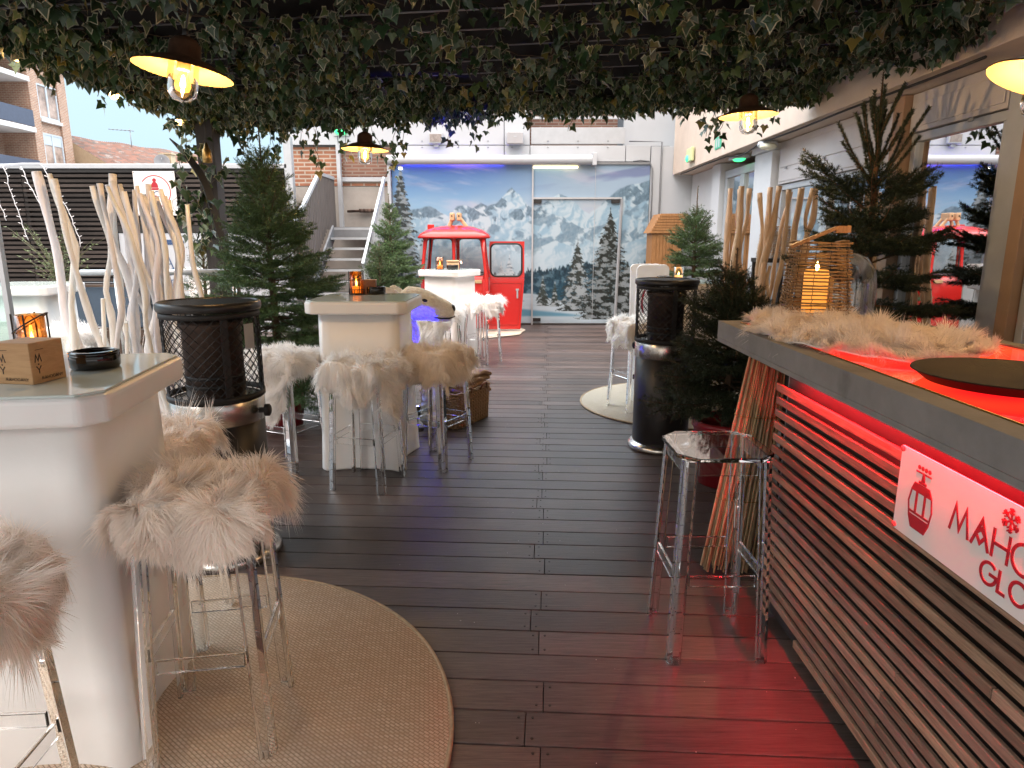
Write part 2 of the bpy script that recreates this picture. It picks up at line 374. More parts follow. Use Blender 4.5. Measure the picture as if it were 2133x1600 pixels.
def mural_colors(X, Y):
    """X 0..540 to the right, Y 0..335 downwards (arrays) -> display rgb"""
    def c(*v): return np.array(v, float) / 255
    def mix(img, col, m): return img * (1 - m[..., None]) + col * m[..., None]
    img = np.zeros(X.shape + (3,))
    t = sstep(0, 110, Y)
    a = c(92, 140, 200); b = c(160, 202, 230)
    img[:] = a; img = mix(img, b, t)
    img = mix(img, c(190, 208, 224), sstep(120, 420, X) * .8)
    cl = fbm((X + Y * 1.6) / 150, (Y - X * .22) / 26, 5, 5)
    img = mix(img, c(206, 208, 228), sstep(.46, .74, cl) * .75 * (1 - .4 * t))
    img = mix(img, c(88, 92, 150), sstep(.5, .72, fbm(X / 130, (Y + X * .1) / 22, 9, 4)) * .45 * (1 - sstep(20, 60, Y)))
    img = mix(img, c(236, 226, 226), sstep(60, 100, Y) * sstep(.45, .7, fbm(X / 60, Y / 30, 21, 4)) * .5)
    rng = [
        ([(0, 95), (40, 92), (68, 86), (90, 90), (118, 108), (135, 88), (150, 84), (168, 90), (186, 82), (200, 88), (218, 80), (232, 66), (251, 46), (268, 62), (284, 84), (300, 96), (322, 78), (338, 66), (350, 60), (366, 66), (392, 84), (415, 104), (430, 92), (450, 74), (478, 48), (500, 42), (520, 40), (540, 34)], 11, .95),
        ([(0, 112), (60, 112), (110, 134), (150, 120), (190, 118), (230, 130), (262, 136), (300, 112), (340, 100), (400, 134), (440, 128), (490, 100), (540, 70)], 37, .62),
        ([(0, 150), (60, 160), (130, 176), (200, 168), (260, 182), (300, 176), (345, 158), (390, 172), (440, 170), (500, 160), (540, 150)], 71, .45),
    ]
    for pts, sd, rk in rng:
        px, py = zip(*pts)
        r = np.interp(X, px, py) + (fbm(X / 20, X * 0 + sd, sd, 4) - .5) * 9
        d = Y - r
        wx = X + (fbm(X / 40, Y / 40, sd + 2, 3) - .5) * 40
        hgt = fbm(wx / 95, (Y * .8 + .3 * wx) / 120, sd + 4, 6, True)
        hgx = fbm((wx + 5) / 95, (Y * .8 + 1.5 + .3 * (wx + 5)) / 120, sd + 4, 6, True)
        g = (hgx - hgt) * 20
        lit = sstep(-.8, .9, g + (fbm(wx / 30, Y / 30, sd + 6, 3) - .5) * 1.2)
        snow = c(160, 192, 216)[None, None] * (1 - lit[..., None]) + c(236, 242, 247)[None, None] * lit[..., None]
        big = fbm((X - Y * .5) / 70, (Y + X * .25) / 34, sd + 12, 3)
        rock = sstep(.05, .42, -g * .22 + (fbm(wx / 14, (Y - wx * .5) / 9, sd + 8, 5) - .5) * 1.5 + (big - .55) * 3.0 + .42 * sstep(46, 4, d) * sstep(.42, .56, big + .06) - .12) * rk
        rc = c(84, 104, 122)[None, None] + (fbm((X + Y * .6) / 4, (Y - X * .6) / 7, sd + 9, 4)[..., None] - .5) * .5
        col = snow * (1 - rock[..., None]) + rc * rock[..., None]
        col = mix(col, c(166, 204, 226), .40 * np.ones_like(X))
        img = mix(img, col, sstep(-1.2, 1.2, d))
    # valley: mist, dark forest, foreground snow
    img = mix(img, c(206, 224, 236), sstep(150, 205, Y + (fbm(X / 70, Y / 20, 3, 4) - .5) * 50) * .6)
    ft = 226 + (fbm(X / 50, X * 0, 14, 4) - .5) * 26 - .16 * np.clip(X - 270, 0, 140)
    edge = ft + (fbm(X / 2.6, X * 0 + 2, 15, 2) - .5) * 16
    f = sstep(0, 4, Y - edge)
    fcol = c(22, 58, 76)[None, None] + (fbm(X / 3, Y / 7, 16, 3)[..., None] - .55) * .22 + sstep(0, 60, Y - ft)[..., None] * c(16, 26, 30)
    f = f * (.62 + .38 * sstep(.3, .5, fbm(X / 12, Y / 9, 19, 3))) * (1 - .35 * sstep(420, 480, X))
    img = img * (1 - f[..., None]) + fcol * f[..., None]
    sn = 300 + 12 * np.sin(X / 80 + 1) - sstep(150, 330, 330 - np.abs(X - 260)) * 10 + np.interp(X, [0, 215, 300, 380, 450, 540], [-6, -10, -8, 6, 12, 18])
    s = sstep(-1, 2, Y - sn)
    scol = c(206, 224, 236)[None, None] + (fbm(X / 60, Y / 10, 18, 4)[..., None] - .5) * .16
    img = img * (1 - s[..., None]) + scol * s[..., None]
    sh = sstep(0, 6, Y - (296 + .10 * (X - 215))) * (1 - sstep(0, 5, Y - (318 + .0 * X))) * sstep(200, 240, X) * (1 - sstep(330, 400, X + (Y - 300) * -2))
    img = mix(img, c(96, 160, 190), sh * .85)
    def tree(cx, top, bot, hw, frost, dark, seed):
        nonlocal img
        u = (Y - top) / (bot - top)
        n = max(7, int((bot - top) / 9))
        ph = u * n + .9 * np.abs(X - cx) / hw * -1.0 + (fbm(X / 9, Y / 9, seed, 3) - .5) * 1.3
        saw = ph - np.floor(ph)
        w = hw * np.clip(u, 0, 1) ** .85 * (.62 + .45 * saw) * (.75 + .5 * fbm(Y / 6 + (X > cx) * 40, X * 0 + seed, seed + 1, 3))
        m = sstep(0, 1.6, w - np.abs(X - cx)) * ((u > 0) & (u < 1.0))
        m = np.maximum(m, sstep(1.4, .5, np.abs(X - cx)) * ((u > -.03) & (u < 1)))
        gap = sstep(.22, .36, fbm(X / 4.5, Y / 3.5, seed + 2, 3))
        m = m * (.35 + .65 * gap)
        fr = sstep(.60 - .13 * frost, .64, fbm(X / 11, Y / 7, seed + 3, 4) + (saw < .4) * .10 + .05 * u) * np.minimum(frost, 1)
        col = dark[None, None] * (.6 + .8 * fbm(X / 3, Y / 3, seed + 5, 3)[..., None])
        col = col * (1 - fr[..., None]) + c(220, 230, 238)[None, None] * fr[..., None]
        img = mix(img, col, m)
    dk = c(38, 46, 44)
    tree(228, 205, 300, 30, 1.3, c(120, 140, 155), 101)
    tree(246, 190, 310, 34, 1.4, c(130, 150, 165), 103)
    tree(318, 232, 298, 17, .8, c(60, 72, 70), 105)
    tree(344, 246, 300, 14, .8, c(60, 72, 70), 107)
    tree(392, 158, 310, 44, .75, c(52, 60, 58), 109)
    tree(460, 96, 328, 74, .62, dk, 111)
    tree(500, 205, 318, 50, .7, dk, 113)
    tree(18, 2, 330, 62, .6, c(48, 58, 60), 115)
    tree(60, 150, 330, 40, .8, c(52, 66, 70), 117)
    return np.clip(img, 0, 1)
# ============================================================ patterned materials
def brick_mat(name, c1, c2, mortar, bw, bh, ms=.012):
    m, nt, b = newmat(name); N = nt.nodes; L = nt.links; setp(b, rough=.85)
    tc = N.new('ShaderNodeTexCoord'); sp = N.new('ShaderNodeSeparateXYZ'); L.new(tc.outputs['Object'], sp.inputs[0])
    ad = N.new('ShaderNodeMath'); L.new(sp.outputs['X'], ad.inputs[0]); L.new(sp.outputs['Y'], ad.inputs[1])
    cb = N.new('ShaderNodeCombineXYZ'); L.new(ad.outputs[0], cb.inputs['X']); L.new(sp.outputs['Z'], cb.inputs['Y'])
    br = N.new('ShaderNodeTexBrick'); br.inputs['Scale'].default_value = 1
    br.inputs['Color1'].default_value = (*c1, 1); br.inputs['Color2'].default_value = (*c2, 1); br.inputs['Mortar'].default_value = (*mortar, 1)
    br.inputs['Brick Width'].default_value = bw; br.inputs['Row Height'].default_value = bh; br.inputs['Mortar Size'].default_value = ms
    L.new(cb.outputs[0], br.inputs['Vector'])
    nz = N.new('ShaderNodeTexNoise'); nz.inputs['Scale'].default_value = 3; nz.inputs['Detail'].default_value = 6; L.new(tc.outputs['Object'], nz.inputs['Vector'])
    mr = N.new('ShaderNodeMapRange'); mr.inputs['To Min'].default_value = .65; mr.inputs['To Max'].default_value = 1.3; L.new(nz.outputs['Fac'], mr.inputs['Value'])
    mx = N.new('ShaderNodeMixRGB'); mx.blend_type = 'MULTIPLY'; mx.inputs['Fac'].default_value = 1
    L.new(br.outputs['Color'], mx.inputs['Color1']); L.new(mr.outputs[0], mx.inputs['Color2']); L.new(mx.outputs[0], b.inputs['Base Color'])
    bp = N.new('ShaderNodeBump'); bp.inputs['Strength'].default_value = .4; bp.inputs['Distance'].default_value = .01; bp.invert = True
    L.new(br.outputs['Fac'], bp.inputs['Height']); L.new(bp.outputs[0], b.inputs['Normal'])
    return m
m_brick = brick_mat('orange_brick', (.34, .15, .085), (.27, .115, .07), (.42, .36, .30), .22, .065)
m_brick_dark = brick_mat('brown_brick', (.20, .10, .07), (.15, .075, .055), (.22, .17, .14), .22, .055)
m_brick_far = brick_mat('far_orange_brick', (.36, .20, .13), (.31, .165, .11), (.45, .37, .30), .3, .1, .014)
def rug_mat(name, ca, cb_):
    m, nt, b = newmat(name); N = nt.nodes; L = nt.links; setp(b, rough=.95, spec=.1)
    tc = N.new('ShaderNodeTexCoord')
    mp = N.new('ShaderNodeMapping'); mp.inputs['Rotation'].default_value = (0, 0, R(38)); L.new(tc.outputs['Object'], mp.inputs['Vector'])
    ck = N.new('ShaderNodeTexBrick'); ck.inputs['Scale'].default_value = 1; ck.inputs['Brick Width'].default_value = .021; ck.inputs['Row Height'].default_value = .0105; ck.inputs['Mortar Size'].default_value = .0016; ck.inputs['Mortar Smooth'].default_value = .6
    ck.inputs['Color1'].default_value = (*ca, 1); ck.inputs['Color2'].default_value = (*[.5 * (p + q) for p, q in zip(ca, cb_)], 1); ck.inputs['Mortar'].default_value = (*[c * .55 for c in cb_], 1)
    L.new(mp.outputs[0], ck.inputs['Vector'])
    m3 = N.new('ShaderNodeMapping'); m3.inputs['Rotation'].default_value = (0, 0, R(38)); m3.inputs['Scale'].default_value = (3, 30, 1); L.new(tc.outputs['Object'], m3.inputs['Vector'])
    nz = N.new('ShaderNodeTexNoise'); nz.inputs['Scale'].default_value = 3; nz.inputs['Detail'].default_value = 5; L.new(m3.outputs[0], nz.inputs['Vector'])
    rp = N.new('ShaderNodeValToRGB'); rp.color_ramp.elements[0].position = .42; rp.color_ramp.elements[1].position = .6
    L.new(nz.outputs['Fac'], rp.inputs['Fac'])
    mx = N.new('ShaderNodeMixRGB'); L.new(rp.outputs['Color'], mx.inputs['Fac']); L.new(ck.outputs['Color'], mx.inputs['Color1']); mx.inputs['Color2'].default_value = (*cb_, 1)
    mx2 = N.new('ShaderNodeMixRGB'); mx2.inputs['Fac'].default_value = .55; L.new(ck.outputs['Color'], mx2.inputs['Color1']); L.new(mx.outputs[0], mx2.inputs['Color2'])
    L.new(mx2.outputs[0], b.inputs['Base Color'])
    bp = N.new('ShaderNodeBump'); bp.inputs['Strength'].default_value = .8; bp.inputs['Distance'].default_value = .004; bp.invert = True
    L.new(ck.outputs['Fac'], bp.inputs['Height']); L.new(bp.outputs[0], b.inputs['Normal'])
    return m
m_rug = rug_mat('woven_rug', (.68, .57, .46), (.47, .36, .26))
m_rug_pale = rug_mat('pale_woven_rug', (.52, .48, .40), (.40, .36, .29))
m_rug_edge = M('rug_edging', (.36, .27, .18), .9, var=.2, vs=40, bump=.5, bs=90)
def attr_mat(name, rough, spec=.5, coat=0):
    m, nt, b = newmat(name); at = nt.nodes.new('ShaderNodeAttribute'); at.attribute_name = 'Col'
    nt.links.new(at.outputs['Color'], b.inputs['Base Color']); setp(b, rough=rough, spec=spec, coat=coat)
    return m

# ============================================================ setting: ground, deck
mb = MB(); mb.box(0, 0, -3.2, 900, 900, .2)
struct(mb.build('ground', m_ground))
mb = MB(); rnd = random.Random(3); screws = []
a = R(-3.2); pitch = .15
for k in range(-18, 84):
    y0 = k * pitch
    cuts = [-9.5, (-4.1 if k % 2 else -5.6) + rnd.uniform(-.02, .02), (-.02 if k % 2 else 1.35) + rnd.uniform(-.015, .015), 3.5]
    if k % 4 == 0: cuts = [-9.5, -2.6, -.06, 3.5]
    for x0, x1 in zip(cuts[:-1], cuts[1:]):
        g = rnd.uniform(.62, 1.45); t = rnd.uniform(-.06, .06)
        mb.col = (g * (1 + t), g, g * (1 - t))
        cx, cy = (x0 + x1) / 2, y0 + .0
        X = cx * math.cos(a) - cy * math.sin(a); Y = cx * math.sin(a) + cy * math.cos(a)
        mb.box(X, Y, -.014 + rnd.uniform(-.0012, .0), x1 - x0 - .003, pitch - .0075, .026, a)
        for sx in (x0 + .022, x1 - .022):
            for sy in (-.045, .045): screws.append((sx * math.cos(a) - (cy + sy) * math.sin(a), sx * math.sin(a) + (cy + sy) * math.cos(a)))
o = struct(mb.build('deck', m_deck, bevel=.0009, seg=1))
mb = MB()
for x, y in screws: mb.lathe([(0, .0006), (.0045, .0006), (.0048, -.0012)], 8, (x, y, 0), 0, False)
rg0 = random.Random(77); gr = MB()
for k in range(260):
    x, y, s_ = rg0.uniform(-1.6, 1.6), rg0.uniform(1.3, 7), rg0.uniform(.001, .0028)
    gr.add([(x - s_, y, .0005), (x + s_ * .4, y - s_, .0005), (x + s_, y + s_ * .5, .0006), (x, y + s_ * .3, .0005 + s_)], [(0, 1, 3), (1, 2, 3), (2, 0, 3)])
tag(gr.build('deck_grit', M('pale_grit', (.5, .48, .45), .9)), 'pale specks of grit scattered over the deck boards', 'grit', kind='stuff')
struct(mb.build('deck_screws', M('dark_screws', (.05, .045, .04), .4, .6)))
mb = MB(); mb.span(-9.6, 3.4, -3.2, 12.4, -.16, -.03)
struct(mb.build('deck_base', M('gap_shade_black', (.002, .002, .002), 1, 0, 0)))  # near-black sheet under the boards, put in as shade for the gaps

# ============================================================ back wall
BW = thing('back_building', 'white panelled back building with a recessed balcony above the mountain picture', 'building', (0, 0, 0))
mb = MB()
Y0 = 11.8
SE = .012
# facade panels with dark joints between them
xs = [-3.72, -2.9, -.13, .30]
for x0, x1 in zip(xs[:-1], xs[1:]):
    for z0, z1 in ((3.0, 4.05), (4.06, 5.6)):
        mb.span(x0 + SE / 2, x1 - SE / 2, Y0, Y0 + .05, z0 + SE / 2, z1)
for x0, x1 in ((-2.02, -.13), (-.13, .30), (.30, 1.9), (1.9, 2.32)):
    mb.span(x0 + SE / 2, x1 - SE / 2, Y0, Y0 + .05, 2.74, 3.0 - SE / 2)
mb.span(2.33, 3.3, Y0, Y0 + .05, -.02, 2.98)
mb.span(1.9 + SE, 3.3, Y0 + .35, Y0 + .4, 3.0, 5.6)
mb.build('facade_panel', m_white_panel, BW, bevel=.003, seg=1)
mb = MB(); mb.span(-3.75, 2.65, Y0 + .09, Y0 + .3, 2.7, 3.0); mb.span(-3.75, .3, Y0 + .06, Y0 + .3, 3.0, 5.6); mb.span(-2.05, 2.65, Y0 + .06, Y0 + .3, -.05, 2.7)
mb.span(.3, 3.3, Y0 + 1.6, Y0 + 1.8, 3.0, 5.6)
mb.build('backing_wall', m_grey_metal, BW)
mb = MB()
for px_ in (-2.7, -2.2, -1.5, -.9, -.4, .0, .6, 1.1, 1.6):
    for z in (2.96, 3.06): mb.lathe([(0, 0), (.012, 0), (.012, .01), (0, .01)], 8, (px_, Y0 - .004, z), 0, False)
mb.build_each('panel_fixing', m_grey_metal, BW)
mb = MB(); mb.span(.32, 1.88, Y0, Y0 + .06, 3.02, 3.28); mb.build('balcony_parapet', m_light_metal, BW, bevel=.004)
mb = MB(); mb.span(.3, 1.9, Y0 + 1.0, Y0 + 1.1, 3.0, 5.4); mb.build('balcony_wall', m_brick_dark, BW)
mb = MB()
mb.span(.32, 1.88, Y0 + .02, Y0 + .06, 3.42, 3.455)
for k in range(12): mb.box(.36 + k * .136, Y0 + .04, 3.75, .022, .022, .62)
mb.span(.32, 1.88, Y0 + .015, Y0 + .065, 4.05, 4.1)
mb.build('balcony_rail', m_white_panel, BW)
mb = MB(); mb.tube([(2.36, Y0 - .03, -.0), (2.36, Y0 - .03, 2.2), (2.355, Y0 - .03, 2.62), (2.30, Y0 - .03, 2.74), (2.15, Y0 - .03, 2.76), (2.02, Y0 - .03, 2.74)], .012, 6)
mb.tube([(2.50, Y0 - .02, -.0), (2.50, Y0 - .02, 3.05), (1.95, Y0 - .02, 3.06)], .014, 6)
mb.build('cable_conduit', m_grey_metal, BW)

# the printed panorama, its frame profile and glass door leaf
MU = thing('mountain_mural', 'large printed mural of snowy mountains and spruces covering the back wall', 'mural', (0, 0, 0))
NX, NZ = 330, 204; x0, x1, z0, z1 = -2.02, 2.32, .03, 2.70
gx, gz = np.meshgrid(np.linspace(0, 1, NX), np.linspace(1, 0, NZ))
rgb = mural_colors(gx * 540, (1 - gz) * 335)
lin = np.where(rgb <= .04045, rgb / 12.92, ((rgb + .055) / 1.055) ** 2.4)
lin = np.clip(lin, 0, 1) * np.array([.58, .63, .66])
V = np.c_[(x0 + gx * (x1 - x0)).ravel(), np.full(gx.size, Y0 - .012), (z0 + gz * (z1 - z0)).ravel()]
ii = (np.arange(NZ - 1)[:, None] * NX + np.arange(NX - 1)[None]).ravel()
F = np.c_[ii, ii + NX, ii + NX + 1, ii + 1]
nmesh('print', V, F, attr_mat('mural_print', .34, .5), MU, lin.reshape(-1, 3), True)
mb = MB(); mb.span(x0, x1, Y0 - .008, Y0 - .002, 0, z1 + .03); mb.build('backing_board', m_light_metal, MU)
mb = MB()
mb.span(.335, .362, Y0 - .05, Y0 - .014, .0, 2.69)
mb.span(.362, 1.86, Y0 - .045, Y0 - .016, 2.13, 2.16)
mb.beam((1.80, Y0 - .06, .02), (1.855, Y0 - .03, 2.13), .04, .03)
mb.span(1.402, 1.408, Y0 - .018, Y0 - .0125, .03, 2.69)
mb.build('door_frame', m_light_metal, MU)
mb = MB(); mb.span(.365, .50, Y0 - .055, Y0 - .02, .06, .115); mb.span(.365, .50, Y0 - .055, Y0 - .02, 2.06, 2.12); mb.span(1.68, 1.82, Y0 - .055, Y0 - .02, 2.06, 2.12)
mb.build_each('door_hinge', m_matt_black, MU)
mb = MB(); mb.span(-2.02, 2.32, Y0 - .03, Y0 - .013, -.0, .02); mb.build('threshold', m_matt_black, MU)

AW = thing('awning_cassette', 'long white rolled awning cassette mounted above the mural', 'awning', (0, 0, 0))
mb = MB(); mb.x = Matrix.Translation((-2.08, Y0 - .12, 2.755)) @ Matrix.Rotation(R(90), 4, 'Y')
mb.lathe([(.0, 0), (.075, 0), (.078, .02), (.078, 3.42), (.075, 3.44), (0, 3.44)], 24, (0, 0, 0)); mb.x = None
mb.build('roller_case', m_white_panel, AW)
mb = MB(); mb.span(1.33, 1.40, Y0 - .21, Y0 - .01, 2.66, 2.86); mb.build('end_bracket', m_white_panel, AW, bevel=.01)
mb = MB(); mb.span(-1.85, -.15, Y0 - .04, Y0 - .02, 2.712, 2.722); mb.build('violet_strip', m_led_violet, AW)
TL = thing('tube_lamp', 'lit warm white tube lamp at the upper edge of the mural', 'lamp', (0, 0, 0))
mb = MB(); mb.tube([(.36, Y0 - .06, 2.645), (1.10, Y0 - .06, 2.645)], .016, 8); mb.build('tube', m_tube_lamp, TL)
mb = MB(); mb.span(.34, 1.14, Y0 - .08, Y0 - .03, 2.664, 2.684); mb.build('housing', m_light_metal, TL)
mb = MB(); mb.span(1.15, 2.30, Y0 - .05, Y0 - .014, 2.69, 2.725)
tag(mb.build('cable_duct', m_grey_metal), 'thin dark cable duct running from the tube lamp to the right wall', 'cable duct')
FL = thing('floodlight', 'square unlit floodlight on the white wall above the awning cassette', 'floodlight', (-1.26, Y0 - .01, 3.10))
mb = MB(); mb.box(0, -.06, 0, .24, .07, .17); mb.build('housing', m_light_metal, FL, bevel=.008)
mb = MB(); mb.box(0, -.099, 0, .19, .006, .12); mb.build('lens', M('flood_glass', (.28, .26, .25), .2, var=.3, vs=20), FL)
mb = MB(); mb.box(0, -.02, -.11, .08, .05, .05); mb.build('bracket', m_light_metal, FL)
SP = thing('loudspeaker', 'grey wall loudspeaker beside the recessed balcony', 'loudspeaker', (.05, Y0 - .01, 3.09))
mb = MB(); mb.box(0, -.1, 0, .29, .18, .20); mb.build('cabinet', m_light_metal, SP, bevel=.03, seg=3)
mb = MB(); mb.box(0, -.192, -.0, .26, .006, .17); mb.box(0, -.197, .02, .05, .004, .012, 0, 1); mb.build('grille', [M('speaker_grille', (.36, .38, .41), .6, bump=.4, bs=300), m_white_panel], SP)
SS = thing('spotlight', 'small lit round spotlight under the left end of the awning cassette', 'spotlight', (-1.86, Y0 - .10, 2.655))
mb = MB(); mb.lathe([(0, .0), (.035, 0), (.045, -.03), (.0, -.03)], 16); mb.build('housing', m_light_metal, SS)
mb = MB(); mb.ball((0, 0, -.035), .032, 12, 0, (1, 1, .6)); mb.build('lens', m_small_spot, SS)
EX = thing('exit_light', 'round green emergency light on the white wall behind the hanging ivy', 'exit light', (-2.83, Y0 - .02, 3.22))
mb = MB(); mb.ball((0, -.02, 0), .10, 14, 0, (1.15, .45, .62)); mb.build('diffuser', m_green_led, EX)
mb = MB(); mb.box(0, .01, 0, .26, .02, .16); mb.build('base', m_white_panel, EX, bevel=.005)

# ============================================================ brick stairwell and stairs
SW = thing('stairwell_wall', 'brick and concrete wall behind the metal stairs', 'wall', (0, 0, 0))
mb = MB(); mb.span(-3.72, -2.02, Y0 + .06, Y0 + .2, 2.35, 2.98); mb.build('brick_panel', m_brick, SW)
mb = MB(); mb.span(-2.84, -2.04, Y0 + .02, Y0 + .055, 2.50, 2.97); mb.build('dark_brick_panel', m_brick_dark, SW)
mb = MB(); mb.span(-2.9, -2.02, Y0 + .01, Y0 + .06, 2.42, 2.49); mb.build('lintel', m_light_metal, SW)
mb = MB(); mb.span(-3.72, -2.02, Y0 + .065, Y0 + .21, -.05, 2.34); mb.build('concrete_wall', m_sconc, SW)
mb = MB(); mb.span(-2.92, -2.86, Y0 - .1, Y0 + .0, 1.6, 3.0); mb.span(-2.08, -2.03, Y0 - .12, Y0 - .02, 0, 2.7); mb.build_each('upright', m_light_metal, SW)
mb = MB(); mb.tube([(-2.8, Y0 + .0, 1.93), (-2.05, Y0 + .0, 1.95)], .022, 8); mb.tube([(-2.25, Y0, 1.94), (-2.25, Y0, 1.65)], .02, 8)
for q in (-2.55, -2.48, -2.42): mb.lathe([(.0, -.03), (.05, -.03), (.05, .03), (.0, .03)], 12, (q, Y0 - .01, 1.94))
mb.build('pipework', m_rust, SW)
ST = thing('metal_staircase', 'grey metal staircase with open treads rising to the brick wall', 'staircase', (0, 0, 0))
NS = 11; rise, run = .155, .24
for k in range(NS):
    z = 1.65 - rise * k; y = 11.1 - run * k
    mb = MB(); mb.span(-2.86, -2.1, y - .0, y + .26, z - .03, z - .004); mb.span(-2.86, -2.1, y - .012, y - .002, z - .036, z, 1)
    mb.build('tread', [m_matt_black, m_light_metal], ST)
mb = MB(); mb.span(-2.9, -2.04, 11.1, Y0, 1.60, 1.65); mb.span(-2.9, -2.04, 11.09, 11.1, 1.5, 1.66); mb.build('landing', m_grey_metal, ST)
mb = MB()
for x in (-2.88, -2.08): mb.beam((x, 11.15, 1.60), (x, 8.5, -.1), .03, .2)
mb.build_each('stringer', m_grey_metal, ST)
mb = MB(); mb.beam((-2.99, 9.4, 1.62), (-2.99, 10.85, 2.46), .05, .05, 0); mb.beam((-2.99, 10.85, 2.46), (-2.99, 11.7, 2.46), .05, .05)
mb.build('left_handrail', m_light_metal, ST)
mb = MB()
for k in range(26):
    y = 9.42 + k * .0905; zt = min(2.45, 1.62 + (y - 9.4) * .58); zb = max(.05, min(1.62, 1.62 + (y - 11.1) * .646 - .02))
    mb.box(-2.985, y, (zt + zb) / 2, .016, .062, zt - zb)
mb.build('left_slat_panel', M('slat_grey_wood', (.10, .09, .085), .6, var=.3, vs=5, stretch=(8, 8, .6)), ST)
mb = MB(); mb.beam((-2.02, 9.25, 1.12), (-2.02, 11.05, 2.40), .035, .075); mb.build('right_handrail', m_light_metal, ST)
mb = MB()
for k in range(15):
    y = 9.3 + k * .12; zt = 1.12 + (y - 9.25) * .711 - .03; zb = max(.02, 1.65 + (y - 11.1) * .646)
    mb.box(-2.02, y, (zt + zb) / 2, .014, .03, zt - zb)
mb.build('right_baluster', m_light_metal, ST)

# ============================================================ fence, panel, sign and cabinet on the left
FE = thing('slatted_fence', 'tall dark horizontal slat fence with a pale metal cap along the terrace', 'fence', (0, 0, 0))
mb = MB(); rnd = random.Random(5); YF = 10.85
z = 2.50; k = 0
while z > .35:
    h = .042; xl, xr = -9.6, -3.52
    for xa, xb in ((-9.6, -7.6), (-7.6, -5.6), (-5.6, -3.52)):
        g = rnd.uniform(.55, 1.5); mb.col = (g, g * .97, g * .94)
        if z < 1.62 and xb > -6.3:
            if xa > -6.3: continue
            xb = -6.2
        mb.box((xa + xb) / 2, YF + rnd.uniform(-.006, .006), z + rnd.uniform(-.004, .004), xb - xa - .01, .022, h)
    z -= .0725
mb.build('slat_panel', m_fence, FE)
mb = MB()
for x in (-9.2, -7.6, -5.6, -3.55): mb.box(x, YF + .06, 1.25, .06, .06, 2.5)
mb.build_each('post', m_matt_black, FE)
mb = MB(); mb.span(-9.6, -3.5, YF + .10, YF + .13, .0, 2.5); mb.build('back_board', M('fence_back', (.005, .005, .006), .9), FE)
mb = MB(); mb.span(-9.6, -3.46, YF - .06, YF + .12, 2.53, 2.60); mb.build('cap', m_light_metal, FE, bevel=.006)
mb = MB(); mb.span(-9.6, -3.5, YF - .03, YF + .0, 2.475, 2.53); mb.span(-6.25, -3.5, YF - .03, YF, 1.57, 1.67); mb.build_each('cross_rail', m_matt_black, FE)
mb = MB(); mb.span(-3.50, -3.38, YF - .06, YF + .06, 0, 3.0); mb.build('end_post', m_light_metal, FE, bevel=.004)
WP = thing('white_partition', 'low white wall panel under the slatted fence with a blue ladder print', 'wall panel', (0, 0, 0))
mb = MB(); mb.span(-6.19, -3.52, YF - .02, YF + .09, -.02, 1.56); mb.build('panel', m_white_panel, WP)
mb = MB(); mb.span(-6.26, -6.19, YF - .04, YF + .09, -.02, 1.60); mb.build('jamb', m_matt_black, WP)
mb = MB(); mb.x = Matrix.Translation((-5.62, YF - .021, .62)) @ Matrix.Rotation(R(90), 4, 'X')
mb.stroke([(0, .72), (.25, 0)], .018); mb.stroke([(.12, .74), (.37, .03)], .018)
for k in range(9):
    t = k / 9 + .05; mb.stroke([(.25 * t, .72 - .72 * t), (.12 + .25 * t, .74 - .71 * t)], .014, 0, .0025)
for k in range(8): mb.stroke([(.16 + .035 * math.cos(g) + k * .035, .80 + .03 * math.sin(g)) for g in np.linspace(0, 2 * PI, 9)[:-1]], .022, 0, .003 + .0003 * k, True)
mb.build('ladder_print', m_navy, WP)
EB = thing('notice_board', 'white notice board with a warning triangle and red posters behind the leaning ski', 'notice board', (-4.58, YF - .06, 1.40))
mb = MB(); mb.box(0, 0, 0, .22, .05, .66); mb.build('board', m_sign_white, EB, bevel=.004)
mb = MB(); mb.x = Matrix.Translation((-.03, -.0255, .06)) @ Matrix.Rotation(R(90), 4, 'X')
mb.stroke([(-.045, 0), (.045, 0), (0, .08)], .008, 0, .002, True); mb.stroke([(0, .02), (0, .05)], .008, 0, .0025); mb.build('warning_triangle', m_ink, EB)
mb = MB(); mb.box(0, -.027, -.12, .17, .004, .15); mb.build('upper_poster', M('pink_poster', (.55, .22, .20), .5, var=.5, vs=22), EB)
mb = MB(); mb.box(0, -.027, -.265, .17, .004, .10); mb.build('lower_poster', M('dark_poster', (.18, .05, .08), .5, var=.8, vs=24), EB)
# ============================================================ right building with mirrored windows
RB = thing('right_building', 'long pale building side with shutter boxes and reflecting windows on the right', 'building', (0, 0, 0))
mb = MB(); mb.span(2.70, 3.7, -2.5, Y0 - .02, 2.52, 4.6); mb.build('fascia', m_warm_wall, RB, bevel=.006)
XW = 3.05
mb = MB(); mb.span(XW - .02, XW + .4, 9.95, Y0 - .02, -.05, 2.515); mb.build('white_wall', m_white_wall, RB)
mb = MB(); mb.span(2.93, XW + .3, 9.88, 10.25, -.05, 2.512); mb.span(2.90, XW + .3, 7.86, 8.40, -.05, 2.44); mb.span(2.86, XW + .3, 7.84, 8.42, 2.44, 2.514)
mb.build_each('pillar', m_white_wall, RB, .006)
mb = MB(); mb.span(2.92, XW + .05, 5.33, 5.47, -.05, 2.516); mb.span(2.95, XW + .05, 4.0, 4.10, -.05, 2.516); mb.build_each('window_post', M('tan_painted_post', (.30, .20, .13), .55, var=.12, vs=4), RB, .004)
mb = MB(); mb.span(2.97, XW + .05, 4.102, 4.28, -.05, 2.514); mb.build('grey_post', m_light_metal, RB, bevel=.004)
